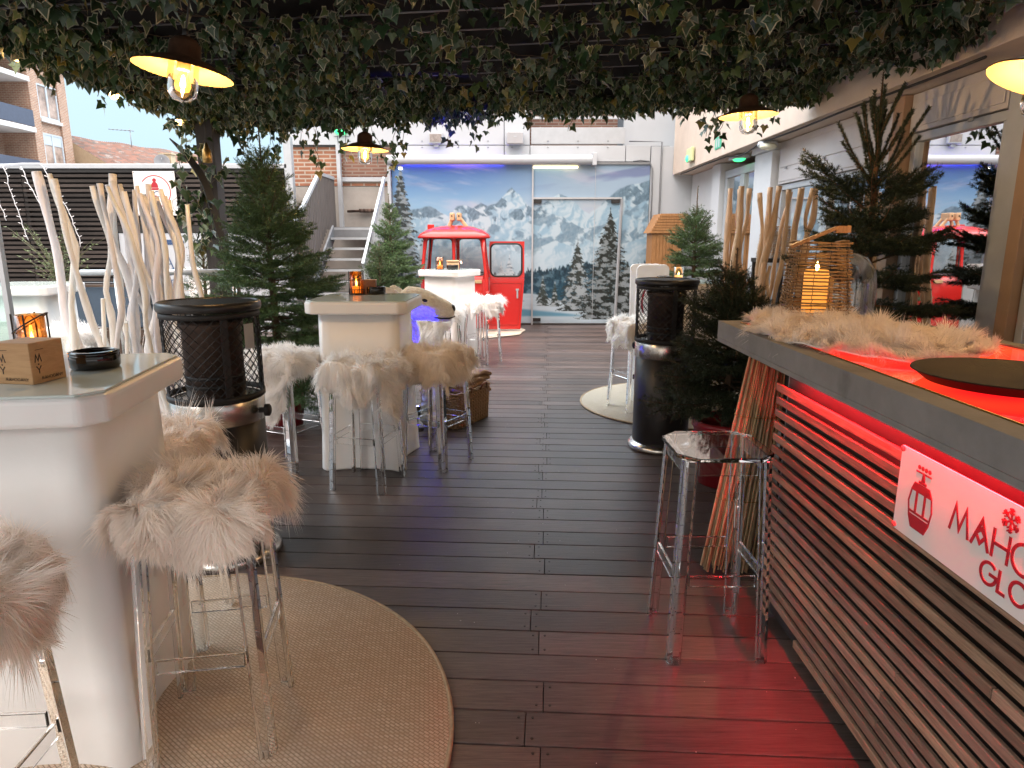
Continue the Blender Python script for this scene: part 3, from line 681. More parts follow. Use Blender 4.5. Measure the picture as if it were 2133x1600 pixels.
def window(name, y0, y1, z0, z1, cells, fw=.055, mat=m_light_metal, pane=m_window):
    mb = MB(); x0, x1 = XW - .05, XW + .02
    mb.span(x0, x1, y0, y1, z1 - fw, z1); mb.span(x0, x1, y0, y1, z0, z0 + fw)
    w = (y1 - y0) / cells
    for k in range(cells + 1):
        c = y0 + k * w; a_, b_ = (c, c + fw) if k == 0 else ((c - fw, c) if k == cells else (c - fw * .8, c + fw * .8))
        mb.span(x0 + .002, x1 - .002, a_, b_, z0 + fw, z1 - fw)
    f = mb.build(name, mat, RB, bevel=.004)
    mb = MB()
    for k in range(cells):
        mb.span(XW - .016, XW - .008, y0 + k * w + fw * .6, y0 + (k + 1) * w - fw * .6, z0 + fw * .8, z1 - fw * .8)
    mb.build('pane', pane, f)
    return f
window('window', 4.29, 5.32, .05, 2.235, 1, .06)
window('window', 5.48, 7.83, .05, 2.06, 2, .06)
window('glass_door', 8.42, 9.86, .0, 2.40, 2, .10)
window('window', .6, 3.99, .05, 2.235, 2, .06, m_light_metal, m_thin)
mb = MB()
for y0, y1, zb in ((4.29, 5.32, 2.24), (.6, 3.98, 2.24)):
    mb.span(XW - .075, XW + .03, y0 + .004, y1 - .004, zb + .002, 2.512); mb.span(XW - .085, XW - .076, y0 + .03, y1 - .03, zb + .035, zb + .20)
mb.span(XW - .075, XW + .03, 5.484, 7.826, 2.065, 2.512); mb.span(XW - .085, XW - .076, 5.53, 7.78, 2.24, 2.45); mb.span(XW - .083, XW - .076, 5.53, 7.78, 2.09, 2.20)
mb.build('shutter_box', M('shutter_aluminium', (.50, .49, .50), .45, .2, var=.05, vs=3), RB, bevel=.003)
mb = MB()
for y in (4.6, 5.6, 6.7, 7.6): mb.box(XW - .088, y, 2.222, .012, .05, .018)
mb.build_each('shutter_lock', m_grey_metal, RB, .003)
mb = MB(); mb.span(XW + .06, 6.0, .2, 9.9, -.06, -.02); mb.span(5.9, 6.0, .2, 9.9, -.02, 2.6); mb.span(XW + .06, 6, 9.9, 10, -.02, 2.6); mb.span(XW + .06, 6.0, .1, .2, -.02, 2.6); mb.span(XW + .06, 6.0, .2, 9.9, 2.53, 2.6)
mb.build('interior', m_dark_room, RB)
mb = MB(); n = 60
mb.loft([[(XW + .07 + .018 * math.sin(k * 1.3) + t, 2.6 + k * .0222, z) for k in range(n)] + [(XW + .085 + .018 * math.sin(k * 1.3) + t, 2.6 + k * .0222, z) for k in range(n - 1, -1, -1)] for z, t in ((.02, 0), (2.2, 0))])
mb.build('curtain', m_curtain, RB)
# exit sign plate, emergency lights and cable on the fascia
XS = thing('exit_sign', 'small green and white escape sign on the fascia', 'exit sign', (2.695, 9.25, 2.70))
mb = MB(); mb.box(0, 0, 0, .008, .26, .15); mb.build('plate', M('green_sign', (.04, .42, .26), .4), XS)
mb = MB(); mb.box(-.006, .05, 0, .003, .05, .11); mb.box(-.006, -.05, 0, .003, .05, .11); mb.build('pictogram', m_white_panel, XS)
XL = thing('exit_light', 'clear green emergency light at the far end of the fascia', 'exit light', (2.69, 10.5, 2.70))
mb = MB(); mb.box(-.03, .03, .0, .05, .30, .20); mb.build('cover', M('pale_yellow_cover', (.55, .62, .35), .3), XL, bevel=.015)
mb = MB(); mb.ball((-.06, .08, -.05), .05, 10, 0, (.5, 1, 1)); mb.build('diffuser', m_green_led, XL)
XD = thing('exit_light', 'green emergency light hanging under the soffit above the glass door', 'exit light', (2.88, 8.95, 2.50))
mb = MB(); mb.box(0, 0, -.02, .16, .34, .04); mb.build('base', m_white_panel, XD, bevel=.008)
mb = MB(); mb.ball((0, -.02, -.04), .09, 12, 0, (.8, 1.4, .35)); mb.build('diffuser', m_green_led, XD)
XC = thing('security_lamp', 'white emergency lamp with clear cover in front of the white pillar', 'lamp', (2.80, 7.75, 2.46))
mb = MB(); mb.lathe([(0, .05), (.10, .05), (.11, .01), (.06, -.03), (0, -.03)], 16); mb.build('base', m_white_panel, XC)
mb = MB(); mb.ball((-.02, -.08, -.01), .08, 12, 0, (1.2, 1, .5)); mb.build('cover', M('lamp_cover', (.62, .66, .55), .15), XC)
mb = MB()
pts = [(2.74 + .01 * math.sin(y * 3), y, 2.512 - .012 + (-.05 * math.sin((y - 7.8) / 1.2 * PI) if 7.8 < y < 9.0 else 0)) for y in np.arange(4.2, 11.6, .2)]
mb.tube(pts, .009, 6); tag(mb.build('soffit_cable', m_cable), 'black cable clipped along the soffit edge of the right building', 'cable')

# ============================================================ buildings beyond the fence
AB = thing('apartment_building', 'orange brick apartment block with balconies rising beyond the fence', 'building', (0, 0, 0))
XF = -29.7
mb = MB(); mb.span(XF - 9, XF - .02, 44.0, 47.6, -3, 12.2); mb.span(XF - 9, XF - 1.9, 30, 44.0, -3, 12.2); mb.build('brick_wall', m_brick_far, AB)
mb = MB(); mb.span(XF - .02, XF + .12, 44.02, 44.75, -3, 12.2); mb.span(XF - .02, XF + .12, 46.75, 47.62, -3, 12.2); mb.build_each('brick_pier', m_brick_far, AB)
mb = MB(); mb.span(XF - 9.2, XF + .35, 30, 47.9, 12.2, 13.2)
for z in (5.2, 8.15, 11.1): mb.span(XF - 1.9, XF + .30, 30, 43.95, z - .25, z + .05)
for z in (5.2, 8.15): mb.span(XF - .02, XF + .22, 44.75, 46.75, z + .55, z + .75)
mb.build('concrete_band', M('pale_concrete', (.62, .62, .62), .8, var=.06, vs=1), AB, bevel=.03)
mb = MB()
for z in (5.25, 8.2): mb.span(XF + .18, XF + .26, 30, 43.9, z + .05, z + 1.0)
mb.build('balcony_parapet', M('dark_blue_parapet', (.055, .065, .10), .5, var=.1), AB)
for z in (6.0, 8.95):
    mb = MB()
    for (a_, b_) in ((44.8, 44.9), (46.6, 46.7), (45.65, 45.78)): mb.span(XF - .03, XF + .06, a_, b_, z, z + 2.05)
    mb.span(XF - .03, XF + .05, 44.9, 46.6, z + 1.95, z + 2.05); mb.span(XF - .03, XF + .05, 44.9, 46.6, z, z + .1)
    if z < 7: mb.span(XF - .01, XF + .03, 44.9, 46.6, z + 1.35, z + 1.95)
    f = mb.build('window', m_white_panel, AB)
    mb = MB(); mb.span(XF - .015, XF + .0, 44.9, 46.6, z + .1, z + 1.95); mb.build('pane', M('far_pane', (.32, .24, .20), .2, var=.7, vs=.9), f)
    mb = MB(); mb.span(XF - 1.88, XF - 1.8, 41.2, 43.2, z - .7, z + 1.5); mb.build('balcony_door', m_far_window, AB)
TH = thing('tiled_house', 'low house with a weathered red tile roof beyond the fence', 'house', (0, 0, 0))
mt, nt_, bb_ = newmat('roof_tiles'); setp(bb_, rough=.9)
N = nt_.nodes; L = nt_.links
tc = N.new('ShaderNodeTexCoord'); v_ = N.new('ShaderNodeTexVoronoi'); v_.inputs['Scale'].default_value = 3.2; mp = N.new('ShaderNodeMapping'); mp.inputs['Scale'].default_value = (1, .9, 2)
L.new(tc.outputs['Object'], mp.inputs[0]); L.new(mp.outputs[0], v_.inputs['Vector'])
rp = N.new('ShaderNodeValToRGB'); e = rp.color_ramp.elements; e[0].color = (.10, .07, .06, 1); e[1].color = (.32, .28, .26, 1); e.new(.4).color = (.24, .13, .10, 1); e.new(.75).color = (.11, .10, .095, 1)
L.new(v_.outputs['Color'], rp.inputs['Fac']); L.new(rp.outputs['Color'], bb_.inputs['Base Color'])
# roof as a corrugated sheet of barrel tiles falling towards the terrace
P0, P1 = Vector((-31.0, 48.8, 8.42)), Vector((-26.0, 60.0, 8.35))
dn = Vector((7.0, -3.2, -3.6)); nu, nv = 170, 16
V = []; F = []
for i in range(nu):
    for j in range(nv):
        q = P0.lerp(P1, i / (nu - 1)) + dn * (j / (nv - 1)); V.append((q.x, q.y, q.z + .07 * abs(math.sin(i * PI / 2.0)) + (.02 if j % 2 else 0) + .05 * math.sin(i * .13)))
for i in range(nu - 1):
    for j in range(nv - 1): F.append((i * nv + j, i * nv + j + 1, (i + 1) * nv + j + 1, (i + 1) * nv + j))
nmesh('roof', V, F, mt, TH)
mb = MB(); mb.x = Matrix.Identity(4)
q0, q1 = P0 + dn * .97, P1 + dn * .97
mb.add([(q0.x, q0.y, -3), (q1.x, q1.y, -3), (q1.x, q1.y, q1.z), (q0.x, q0.y, q0.z), (P0.x - 4, P0.y, -3), (P1.x - 4, P1.y, -3), (P1.x, P1.y, P1.z), (P0.x, P0.y, P0.z)], [(0, 1, 2, 3), (0, 3, 7, 4), (1, 5, 6, 2), (4, 7, 6, 5)])
mb.build('house_wall', M('ochre_render', (.42, .33, .22), .85, var=.1), TH)
CH = MB(); cx, cy, cz = -25.4, 52.0, 5.6
CH.box(cx, cy, cz + .9, .8, .7, 2.1); CH.box(cx, cy, cz + 1.98, .95, .85, .1); CH.build('chimney', M('chimney_render', (.45, .37, .25), .85, var=.15), TH)
mb = MB(); mb.x = Matrix.Translation((cx - .15, cy - .6, cz + 1.35)) @ Matrix.Rotation(R(78), 4, 'X') @ Matrix.Rotation(R(18), 4, 'Y')
mb.lathe([(0, 0), (.25, .04), (.52, .15), (.54, .15), (.26, .01), (0, -.03)], 20); mb.tube([(0, .3, .1), (0, .05, .5)], .02, 6)
mb.build('satellite_dish', M('dish_grey', (.22, .24, .26), .6), TH)
mb = MB(); ax_, ay, az = -28.5, 53.0, 7.6
mb.tube([(ax_, ay, az), (ax_, ay, az + 1.9)], .035, 5); mb.tube([(ax_ - 1.6, ay, az + 1.88), (ax_ + .3, ay, az + 1.75)], .025, 5)
for k in range(6): mb.tube([(ax_ - 1.4 + k * .3, ay - .3, az + 1.86 - k * .02), (ax_ - 1.4 + k * .3, ay + .3, az + 1.86 - k * .02)], .018, 4)
mb.build('antenna', m_grey_metal, TH)

# ============================================================ pergola
PG = thing('pergola', 'dark pergola roof of close boards covering the bar terrace', 'pergola', (0, 0, 0))
TILT = Matrix.Translation((0, 0, 2.67)) @ Matrix.Rotation(-.045, 4, 'Y')
mb = MB(); mb.x = TILT
for k in range(23): mb.box(-.06, 6.36 - .17 - k * .35, .02, 5.56, .335, .03)
mb.box(-.06, 2.40, .05, 5.60, 8.04, .02)
mb.build('roof_boards', m_roof_dark, PG)
mb = MB(); mb.x = TILT
for k in range(23): mb.box(-.06, 6.36 - k * .35, .006, 5.5, .012, .014)
mb.build('board_trim', M('aluminium_trim', (.22, .22, .24), .45, .5, var=.3, vs=3), PG)
mb = MB(); mb.x = TILT
mb.box(-2.86, 2.40, .02, .07, 8.04, .10); mb.box(-.06, 6.40, .01, 5.6, .05, .14)
mb.build('edge_beam', m_matt_black, PG)
mb = MB(); mb.span(-2.75, -2.60, 6.16, 6.31, -.02, 2.54); mb.build('post', m_dark_wood, PG, bevel=.004)

# ---- ivy
rnd = random.Random(11); rng_ = np.random.default_rng(11)
half = [(.10, .10), (.30, .22), (.46, .02), (.62, -.14), (.36, -.30), (.20, -.60)]
out = [(0, 0.02)] + half + [(0, -1.0)] + [(-x, y) for x, y in reversed(half)]
out = np.array(out); NO = len(out)
def ivy_mesh(name, places, parent=None):
    """places: list of (pos, size, tipdir, seed)"""
    n = len(places); ctr = np.array([0, -.26])
    inn = ctr + (out - ctr) * .80
    T = np.zeros((3 * NO + 1, 3)); T[:NO, :2] = out; T[NO:2 * NO, :2] = inn; T[2 * NO:3 * NO, :2] = inn; T[3 * NO, :2] = ctr
    T[:, 2] = -.35 * T[:, 0] ** 2 - .10 * T[:, 1] ** 2
    T[3 * NO, 2] += .0
    F = []
    for i in range(NO):
        j = (i + 1) % NO
        F += [(i, NO + i, NO + j), (i, NO + j, j), (2 * NO + i, 3 * NO, 2 * NO + j)]
    F = np.array(F); Vs = []; Cs = []
    for pos, size, tip, kind in places:
        y = -Vector(tip).normalized(); z = Vector((rnd.gauss(0, 1), rnd.gauss(0, 1) - .5, rnd.gauss(0, .5) - .25))
        z = (z - y * z.dot(y)).normalized(); x = y.cross(z)
        Mx = np.array([x, y, z]).T
        t = T.copy(); t[:, 2] *= rnd.uniform(.2, 1.8); t[:, 0] *= rnd.uniform(.8, 1.15)
        Vs.append(t @ Mx.T * size + np.array(pos))
        g = rnd.uniform(.6, 1.35)
        if kind < .05: base = np.array([.16, .14, .035])
        elif kind < .25: base = np.array([.060, .095, .030])
        else: base = np.array([.024, .054, .022])
        edge = np.array([.44, .45, .31]) * rnd.uniform(.35, 1) if rnd.random() < .5 else base * 1.6
        c = np.empty((3 * NO + 1, 3)); c[:2 * NO] = edge * rnd.uniform(.6, 1.05); c[2 * NO:] = base * g
        Cs.append(c)
    V = np.concatenate(Vs); C = np.concatenate(Cs)
    F = (F[None] + (np.arange(n) * (3 * NO + 1))[:, None, None]).reshape(-1, 3)
    return nmesh(name, V, F, m_ivy, parent, C)
def ceil_z(x): return 2.67 + .045 * x
places = []; stems = MB()
def vine(p, d, n, step=.04, sag=0, size=(.034, .074), fall=0):
    p = Vector(p); d = Vector(d); pts = [p.copy()]
    for k in range(n):
        d = Vector((d.x + rnd.gauss(0, .35), d.y + rnd.gauss(0, .35), d.z + rnd.gauss(0, .15) - fall)); d.normalize()
        p = p + d * step
        if not fall:
            lim = ceil_z(p.x) - .015
            if p.z > lim: p.z = lim; d.z = -abs(d.z) * .3
            if p.z < lim - sag: p.z = lim - sag; d.z = abs(d.z) * .5
            if p.x > 2.66: p.x = 2.66; d.x = -abs(d.x)
            if p.x < -2.88: p.x = -2.88; d.x = abs(d.x)
            if p.y > 6.5: p.y = 6.5; d.y = -abs(d.y)
        pts.append(p.copy())
        q = p + Vector((rnd.gauss(0, .03), rnd.gauss(0, .03), rnd.gauss(-.02, .02)))
        tip = (rnd.gauss(0, .45), rnd.gauss(0, .45), -1)
        places.append((tuple(q), rnd.uniform(*size), tip, rnd.random()))
    if len(pts) > 3: stems.tube([tuple(q) for q in pts[::2]], .0028, 3, 0, False)
for k in range(205):
    x = rnd.uniform(-2.9, 2.6); y = 3.0 + 3.5 * rnd.random() ** .8
    # leave a few thin places where the boards show
    if rnd.random() < .55 and ((-1.2 < x < 1.4 and y < 5.6)) and rnd.random() < .6: continue
    vine((x, y, ceil_z(x) - .05), (rnd.gauss(0, 1), rnd.gauss(0, 1), 0), rnd.randint(26, 46), .042, rnd.uniform(.05, .16) if x > -1.5 else rnd.uniform(.02, .05))
for k in range(90):   # far edge
    x = rnd.uniform(-2.95, 2.6)
    vine((x, 6.44, ceil_z(x) - .06), (rnd.gauss(0, .8), rnd.gauss(0, .2), -.1), rnd.randint(12, 30), .038, .10)
for x, n in ((-2.35, 9), (-2.2, 7), (-1.72, 12), (-1.5, 9), (-1.30, 10), (-1.05, 13), (-.98, 7), (-.55, 6), (-.35, 7), (-2.5, 8), (.2, 4), (.55, 4), (1.75, 8), (1.9, 11), (1.84, 5), (2.1, 6), (2.3, 5), (1.55, 3), (-2.0, 6), (-1.9, 5)):
    vine((x, 6.44 + rnd.uniform(-.1, .05), ceil_z(x) - .06), (rnd.gauss(0, .3), .1, -1), n + 2, .034, 0, (.05, .08), .45)
for k in range(30):   # left edge
    y = rnd.uniform(3.3, 6.4)
    vine((-2.78, y, 2.53), (rnd.gauss(0, .2), rnd.gauss(0, 1), .1), rnd.randint(8, 16), .04, .03)
for y, n in ((4.45, 3), (5.0, 3), (5.9, 5), (6.2, 9)):
    vine((-2.86, y, 2.50), (rnd.gauss(0, .3), .1, -1), n, .034, 0, (.05, .08), .45)
for k in range(26):
    vine((rnd.uniform(1.2, 2.6), rnd.uniform(3.0, 4.6), 2.70), (rnd.gauss(0, 1), rnd.gauss(0, 1), 0), 30, .042, .2)
ivo = ivy_mesh('ivy_canopy', places)
tag(ivo, 'variegated ivy covering the underside and edges of the pergola', 'ivy', kind='stuff')
so = stems.build('stems', m_twig, ivo)
places = []; stems = MB()
for k in range(9):
    a0 = rnd.uniform(0, 6); p = Vector((-2.74 + rnd.uniform(-.06, .10), 6.12, rnd.uniform(1.3, 1.9)))
    vine(p, (rnd.gauss(0, .3), -.1, 1), rnd.randint(9, 15), .04, 0, (.055, .09), -.22)
for k in range(5): vine((-2.86 + rnd.uniform(-.1, .06), 6.1, rnd.uniform(1.5, 1.9)), (-.4, 0, -.4), 6, .04, 0, (.055, .085), .1)
iv2 = tag(ivy_mesh('climbing_ivy', places), 'variegated ivy climbing the pergola post beside the ski', 'ivy')
stems.build('stems', m_twig, iv2)
# ============================================================ pendant lamps and festoon bulbs
def make_pendant(label):
    t = thing('pendant_lamp', label, 'pendant lamp', (0, 0, 0), 0, 'enamel pendant lamps under the pergola')
    mb = MB()
    mb.lathe([(.185, -.002), (.182, .004), (.10, .042), (.062, .052), (.058, .105), (.04, .125), (.016, .135), (.0, .137)], 36)
    mb.lathe([(.185, -.002), (.181, .0), (.10, .036), (.055, .045), (.0, .045)], 36, (0, 0, 0), 1)
    mb.build('shade', [m_shade_out, m_shade_in], t)
    mb = MB(); mb.lathe([(.0, .044), (.026, .043), (.026, .012), (.022, .006), (0, .006)], 16); mb.build('socket', m_shade_in, t)
    mb = MB(); mb.lathe([(.0, .004), (.012, .004), (.016, -.012), (.029, -.036), (.031, -.052), (.025, -.070), (.0, -.08)], 18); mb.build('bulb', m_bulb, t)
    mb = MB(); mb.lathe([(0, -.012), (.003, -.014), (.006, -.030), (.0095, -.046), (.007, -.056), (.0, -.060)], 10); mb.build('filament', m_filament, t)
    mb = MB(); mb.lathe([(.056, .03), (.057, -.055), (.052, -.085), (.036, -.107), (.0, -.116)], 28); mb.build('glass_jar', m_thin, t)
    mb = MB(); mb.tube([(0, 0, .135), (.004, .002, .25), (0, 0, .60)], .004, 6); mb.lathe([(.0, .16), (.012, .16), (.012, .13), (0, .13)], 10); mb.build('cord', m_cable, t)
    return t
p = make_pendant('largest pendant lamp with a lit bulb, hanging above the driftwood screen')
p.location = (-1.30, 2.86, 2.115); p.rotation_euler = (R(-3), R(8), 0)
q = dup(p, (-1.17, 5.62, 2.165), None, 'lit pendant lamp hanging above the fur covered stools in front of the stairs'); q.rotation_euler = (0, R(2), 0)
q = dup(p, (1.53, 4.62, 2.25), None, 'lit pendant lamp hanging above the driftwood poles near the tall right spruce'); q.rotation_euler = (0, R(-2), 0)
q = dup(p, (1.70, 2.27, 1.955), None, 'lit pendant lamp cut by the right edge, hanging beside the window'); q.rotation_euler = (R(4), R(18), 0)
t = thing('festoon_string', 'black festoon cable with three lit bulbs along the left pergola edge', 'string lights', (0, 0, 0))
mb = MB(); pts = []
kn = [(-2.80, 3.3, 2.54), (-2.83, 4.15, 2.56), (-2.86, 5.16, 2.55), (-2.87, 6.14, 2.52), (-2.66, 6.3, 2.3)]
for a_, b_ in zip(kn[:-1], kn[1:]):
    for k in range(8):
        u = k / 8; v_ = Vector(a_).lerp(Vector(b_), u); pts.append((v_.x, v_.y, v_.z - .05 * math.sin(PI * u)))
pts.append(kn[-1]); mb.tube(pts, .005, 6); mb.build('cable', m_cable, t)
for x, y, z in kn[1:4]:
    mb = MB(); mb.lathe([(0, .01), (.017, .01), (.019, -.045), (0, -.045)], 12, (x, y, z)); s_ = mb.build('bulb_socket', m_matt_black, t)
    mb = MB(); mb.ball((x, y, z - .068), .031, 12); mb.build('bulb', m_fest, s_)
t = thing('hanging_socket', 'unlit bulb in a bronze socket hanging beside the pergola post', 'hanging bulb', (-2.53, 5.85, 2.16))
mb = MB(); mb.lathe([(0, .09), (.012, .085), (.02, .05), (.034, .03), (.04, -.02), (.036, -.07), (.0, -.075)], 16); mb.build('socket', m_gold, t)
mb = MB(); mb.tube([(0, 0, .08), (.005, 0, .22), (-.01, .05, .36)], .005, 6); mb.build('cord', m_cable, t)

# ============================================================ poly bar tables
def make_table(name, label, loc, rz, S=.64, group='white high tables'):
    t = thing(name, label, 'high table', loc, rz, group)
    mb = MB(); rings = []
    for z, w, c in ((.0, .272, .055), (.012, .277, .056), (.30, .266, .042), (.7, .256, .02), (1.018, .252, .006)):
        w *= S / .64; ring = []
        for side in range(4):
            g = side * PI / 2
            for k in range(9):
                s_ = -0.87 + 1.74 * k / 8
                x, y = s_ * w, -(w - c * (1 - (s_ / .87) ** 2))
                ring.append((x * math.cos(g) - y * math.sin(g), x * math.sin(g) + y * math.cos(g), z))
        rings.append(ring)
    mb.loft(rings, 0, True); o = mb.build('column', m_white_poly, t)
    mb = MB(); h = S / 2; ch = .05
    poly = [(h - ch, -h), (h, -h + ch), (h, h - ch), (h - ch, h), (-h + ch, h), (-h, h - ch), (-h, -h + ch), (-h + ch, -h)]
    mb.prism(poly, 1.019, 1.094); mb.build('tabletop', m_white_poly, t, bevel=.014, seg=3)
    mb = MB(); f = (h - .012) / h; mb.prism([(x * f, y * f) for x, y in poly], 1.0942, 1.1005); mb.build('glass_top', m_table_glass, t, bevel=.0015, seg=1)
    return t
make_table('high_table', 'nearest white high table with a wooden cube, candle and black ashtray on its glass top', (-1.367, 1.86, 0), R(8), .65)
make_table('high_table', 'white high table in the middle of the terrace with fur covered stools around it', (-.95, 4.40, 0), R(-2), .64)
make_table('high_table', 'white high table standing in front of the red gondola', (-.78, 8.52, 0), R(-30), .60)
make_table('high_table', 'white high table behind the right patio heater on a round pale rug', (1.56, 6.05, 0), R(20), .64)
make_table('high_table', 'white high table behind the big spruce near the white partition', (-4.1, 9.3, 0), R(0), .6)
make_table('high_table', 'white high table behind the glass windscreen at the left edge', (-4.12, 5.75, 0), R(4), .66)

# ============================================================ clear stools and their sheepskins
def make_stool(label):
    t = thing('bar_stool', label, 'bar stool', (0, 0, 0), 0, 'clear acrylic bar stools')
    B_, T_ = .180, .150; zt = .742
    for sx, sy in ((-1, -1), (1, -1), (1, 1), (-1, 1)):
        a_, th, c = .045, .013, .015
        L_ = [(c, 0), (a_, 0), (a_, th), (th + .004, th), (th, th + .004), (th, a_), (0, a_), (0, c)]
        def ring(R_, z): 
            r = [(sx * (R_ - x), sy * (R_ - y), z) for x, y in L_]
            return r if sx * sy < 0 else r[::-1]
        mb = MB(); mb.loft([ring(B_, 0), ring(B_ - .001, .006), ring(T_, zt)], 0, False); mb.build('leg', m_acrylic, t, bevel=.0015, seg=1)
    mb = MB(); h, ch = .168, .062
    poly = [(h - ch, -h), (h, -h + ch), (h, h - ch), (h - ch, h), (-h + ch, h), (-h, h - ch), (-h, -h + ch), (-h + ch, -h)]
    mb.prism(poly, .7435, .758); mb.build('seat', m_acrylic, t, bevel=.003, seg=2)
    mb = MB(); zz = .31; r = B_ + (T_ - B_) * zz / zt - .006
    for g in range(4):
        mb.x = Matrix.Rotation(g * PI / 2, 4, 'Z'); mb.span(-r + .047, r - .047, -r - .001, -r + .010, zz - .02, zz + .02)
    mb.build('footrest', m_acrylic, t, bevel=.001, seg=1)
    mb = MB(); r = T_ - .004
    for g in range(4):
        mb.x = Matrix.Rotation(g * PI / 2, 4, 'Z'); mb.span(-r + .046, r - .046, -r, -r + .008, .690, .742)
    mb.build('apron', m_acrylic, t, bevel=.001, seg=1)
    return t
def fur(name, label, loc, rz, seed, ax=(.30, .36), a=(.15, .15), n=9000, Lh=.055, w=.0026, mat=None, cat='sheepskin', group='white sheepskins on the stools', top=.014, shift=(0, 0), lob=.12, wr=.014, comb=.55):
    rg = np.random.default_rng(seed); mat = mat or m_fur
    ph = rg.uniform(0, 6.28, 4); a = np.array(a); ax = np.array(ax); shift = np.array(shift)
    def rad(th): return 1 + lob * np.sin(3 * th + ph[0]) + lob * .7 * np.sin(5 * th + ph[1]) + lob * .45 * np.sin(8 * th + ph[2])
    r0 = .035; qd = r0 * PI / 2
    def drape(P):
        cl = np.clip(P, -a, a); e = P - cl; el = np.linalg.norm(e, axis=1); dn_ = e / np.maximum(el, 1e-6)[:, None]
        x = np.maximum(el - qd, 0)
        hor = np.where(el < qd, r0 * np.sin(np.minimum(el, qd) / r0), r0 + .10 * x); drop = np.where(el < qd, r0 * (1 - np.cos(np.minimum(el, qd) / r0)), r0 + .98 * x)
        th = np.arctan2(P[:, 1], P[:, 0])
        hor = hor + wr * np.sin(th * 9 + ph[3]) * np.minimum(drop / .12, 1)
        z = top - drop + .006 * np.sin(P[:, 0] * 31 + ph[0]) * np.sin(P[:, 1] * 27 + ph[1])
        return np.c_[cl + dn_ * hor[:, None], z]
    def normal(P):
        ex = np.array([[1e-3, 0]]); ey = np.array([[0, 1e-3]])
        nn = np.cross(drape(P + ex) - drape(P - ex), drape(P + ey) - drape(P - ey)); return nn / np.maximum(np.linalg.norm(nn, axis=1), 1e-12)[:, None]
    # hide
    nr, nth = 16, 56; th = np.linspace(0, 2 * PI, nth, endpoint=False)
    P = np.concatenate([[shift]] + [np.c_[np.cos(th), np.sin(th)] * (rad(th) * r / nr)[:, None] * ax + shift for r in range(1, nr + 1)])
    Hv = drape(P); Fh = []
    for k in range(nth): Fh.append((0, 1 + k, 1 + (k + 1) % nth))
    for r in range(nr - 1):
        for k in range(nth):
            i, j = 1 + r * nth + k, 1 + r * nth + (k + 1) % nth; Fh += [(i, i + nth, j + nth), (i, j + nth, j)]
    Fh = np.array(Fh)
    Hn = normal(P); Hb = Hv - Hn * .006; nb = len(Hv)
    rim = []
    for k in range(nth):
        i, j = 1 + (nr - 1) * nth + k, 1 + (nr - 1) * nth + (k + 1) % nth; rim += [(i, j + 0, nb + j), (i, nb + j, nb + i)]
    Fhide = np.concatenate([Fh, Fh[:, ::-1] + nb, np.array(rim)[:, ::-1]])
    # strands
    th = rg.uniform(0, 2 * PI, n); rr = np.sqrt(rg.uniform(0, 1, n)); rr[: n // 6] = rg.uniform(.93, 1.0, n // 6)
    S = np.c_[np.cos(th), np.sin(th)] * (rad(th) * rr)[:, None] * ax + shift
    root = drape(S); Nn = normal(S)
    g = np.array([0, 0, -1.]); Tn = g - Nn * (Nn @ g)[:, None]
    outw = np.c_[S / np.maximum(np.linalg.norm(S, axis=1), .05)[:, None], np.zeros(n)]
    Tn = Tn + .10 * outw + np.array([[.12, -.22, 0]])
    lf = np.c_[fbm(S[:, 0] * 16 + 50, S[:, 1] * 16 + 9, seed, 3) - .5, fbm(S[:, 0] * 16 + 9, S[:, 1] * 16 + 70, seed + 3, 3) - .5, fbm(S[:, 0] * 20, S[:, 1] * 20 + 30, seed + 5, 2) - .5] * 3.4
    D = Nn * .50 + Tn * comb + lf * .70 + rg.normal(0, .17, (n, 3)); D /= np.linalg.norm(D, axis=1)[:, None]
    Ln = Lh * rg.uniform(.6, 1.1, n) * np.where(rr > .86, .58, 1) * (.75 + .6 * fbm(S[:, 0] * 9 + 5, S[:, 1] * 9, seed + 8, 2))
    bend = np.array([[0, 0, -.55]]) + Tn * .25 + lf * .9 + rg.normal(0, .20, (n, 3))
    side = np.cross(D, Nn + rg.normal(0, .38, (n, 3))); side /= np.maximum(np.linalg.norm(side, axis=1), 1e-6)[:, None]
    V = np.empty((n, 7, 3)); ts = (0, .36, .72, 1); ws = (.9, 1, .7, 0)
    for k, (t_, w_) in enumerate(zip(ts, ws)):
        c = root + Ln[:, None] * (t_ * D + t_ * t_ * bend)
        if k < 3: V[:, 2 * k] = c - side * (w * w_ / 2); V[:, 2 * k + 1] = c + side * (w * w_ / 2)
        else: V[:, 6] = c
    f = np.array([(0, 1, 3), (0, 3, 2), (2, 3, 5), (2, 5, 4), (4, 5, 6)])
    Fs = (f[None] + (np.arange(n) * 7)[:, None, None]).reshape(-1, 3) + 2 * nb
    VV = np.concatenate([Hv, Hb, V.reshape(-1, 3)]); FF = np.concatenate([Fhide, Fs])
    tone = np.clip(1 - .035 * rg.random(n) + .03 * (fbm(S[:, 0] * 12, S[:, 1] * 12 + 3, seed + 6, 3) - .5), 0, 1.1)
    cs = np.stack([tone, tone * rg.uniform(.985, 1, n), tone * rg.uniform(.965, 1, n)], 1)
    C = np.concatenate([np.full((2 * nb, 3), .97), np.repeat(cs, 7, 0)])
    mi = np.concatenate([np.ones(len(Fhide), int), np.zeros(len(Fs), int)])
    o = nmesh(name, VV, FF, [mat, m_hide], None, C, False, mi)
    o.location = loc; o.rotation_euler.z = rz
    return tag(o, label, cat, group)
bare = make_stool('bare clear acrylic bar stool without a fur, standing in front of the slatted bar')
bare.location = (.725, 2.29, 0); bare.rotation_euler.z = R(1)
SZ = .759
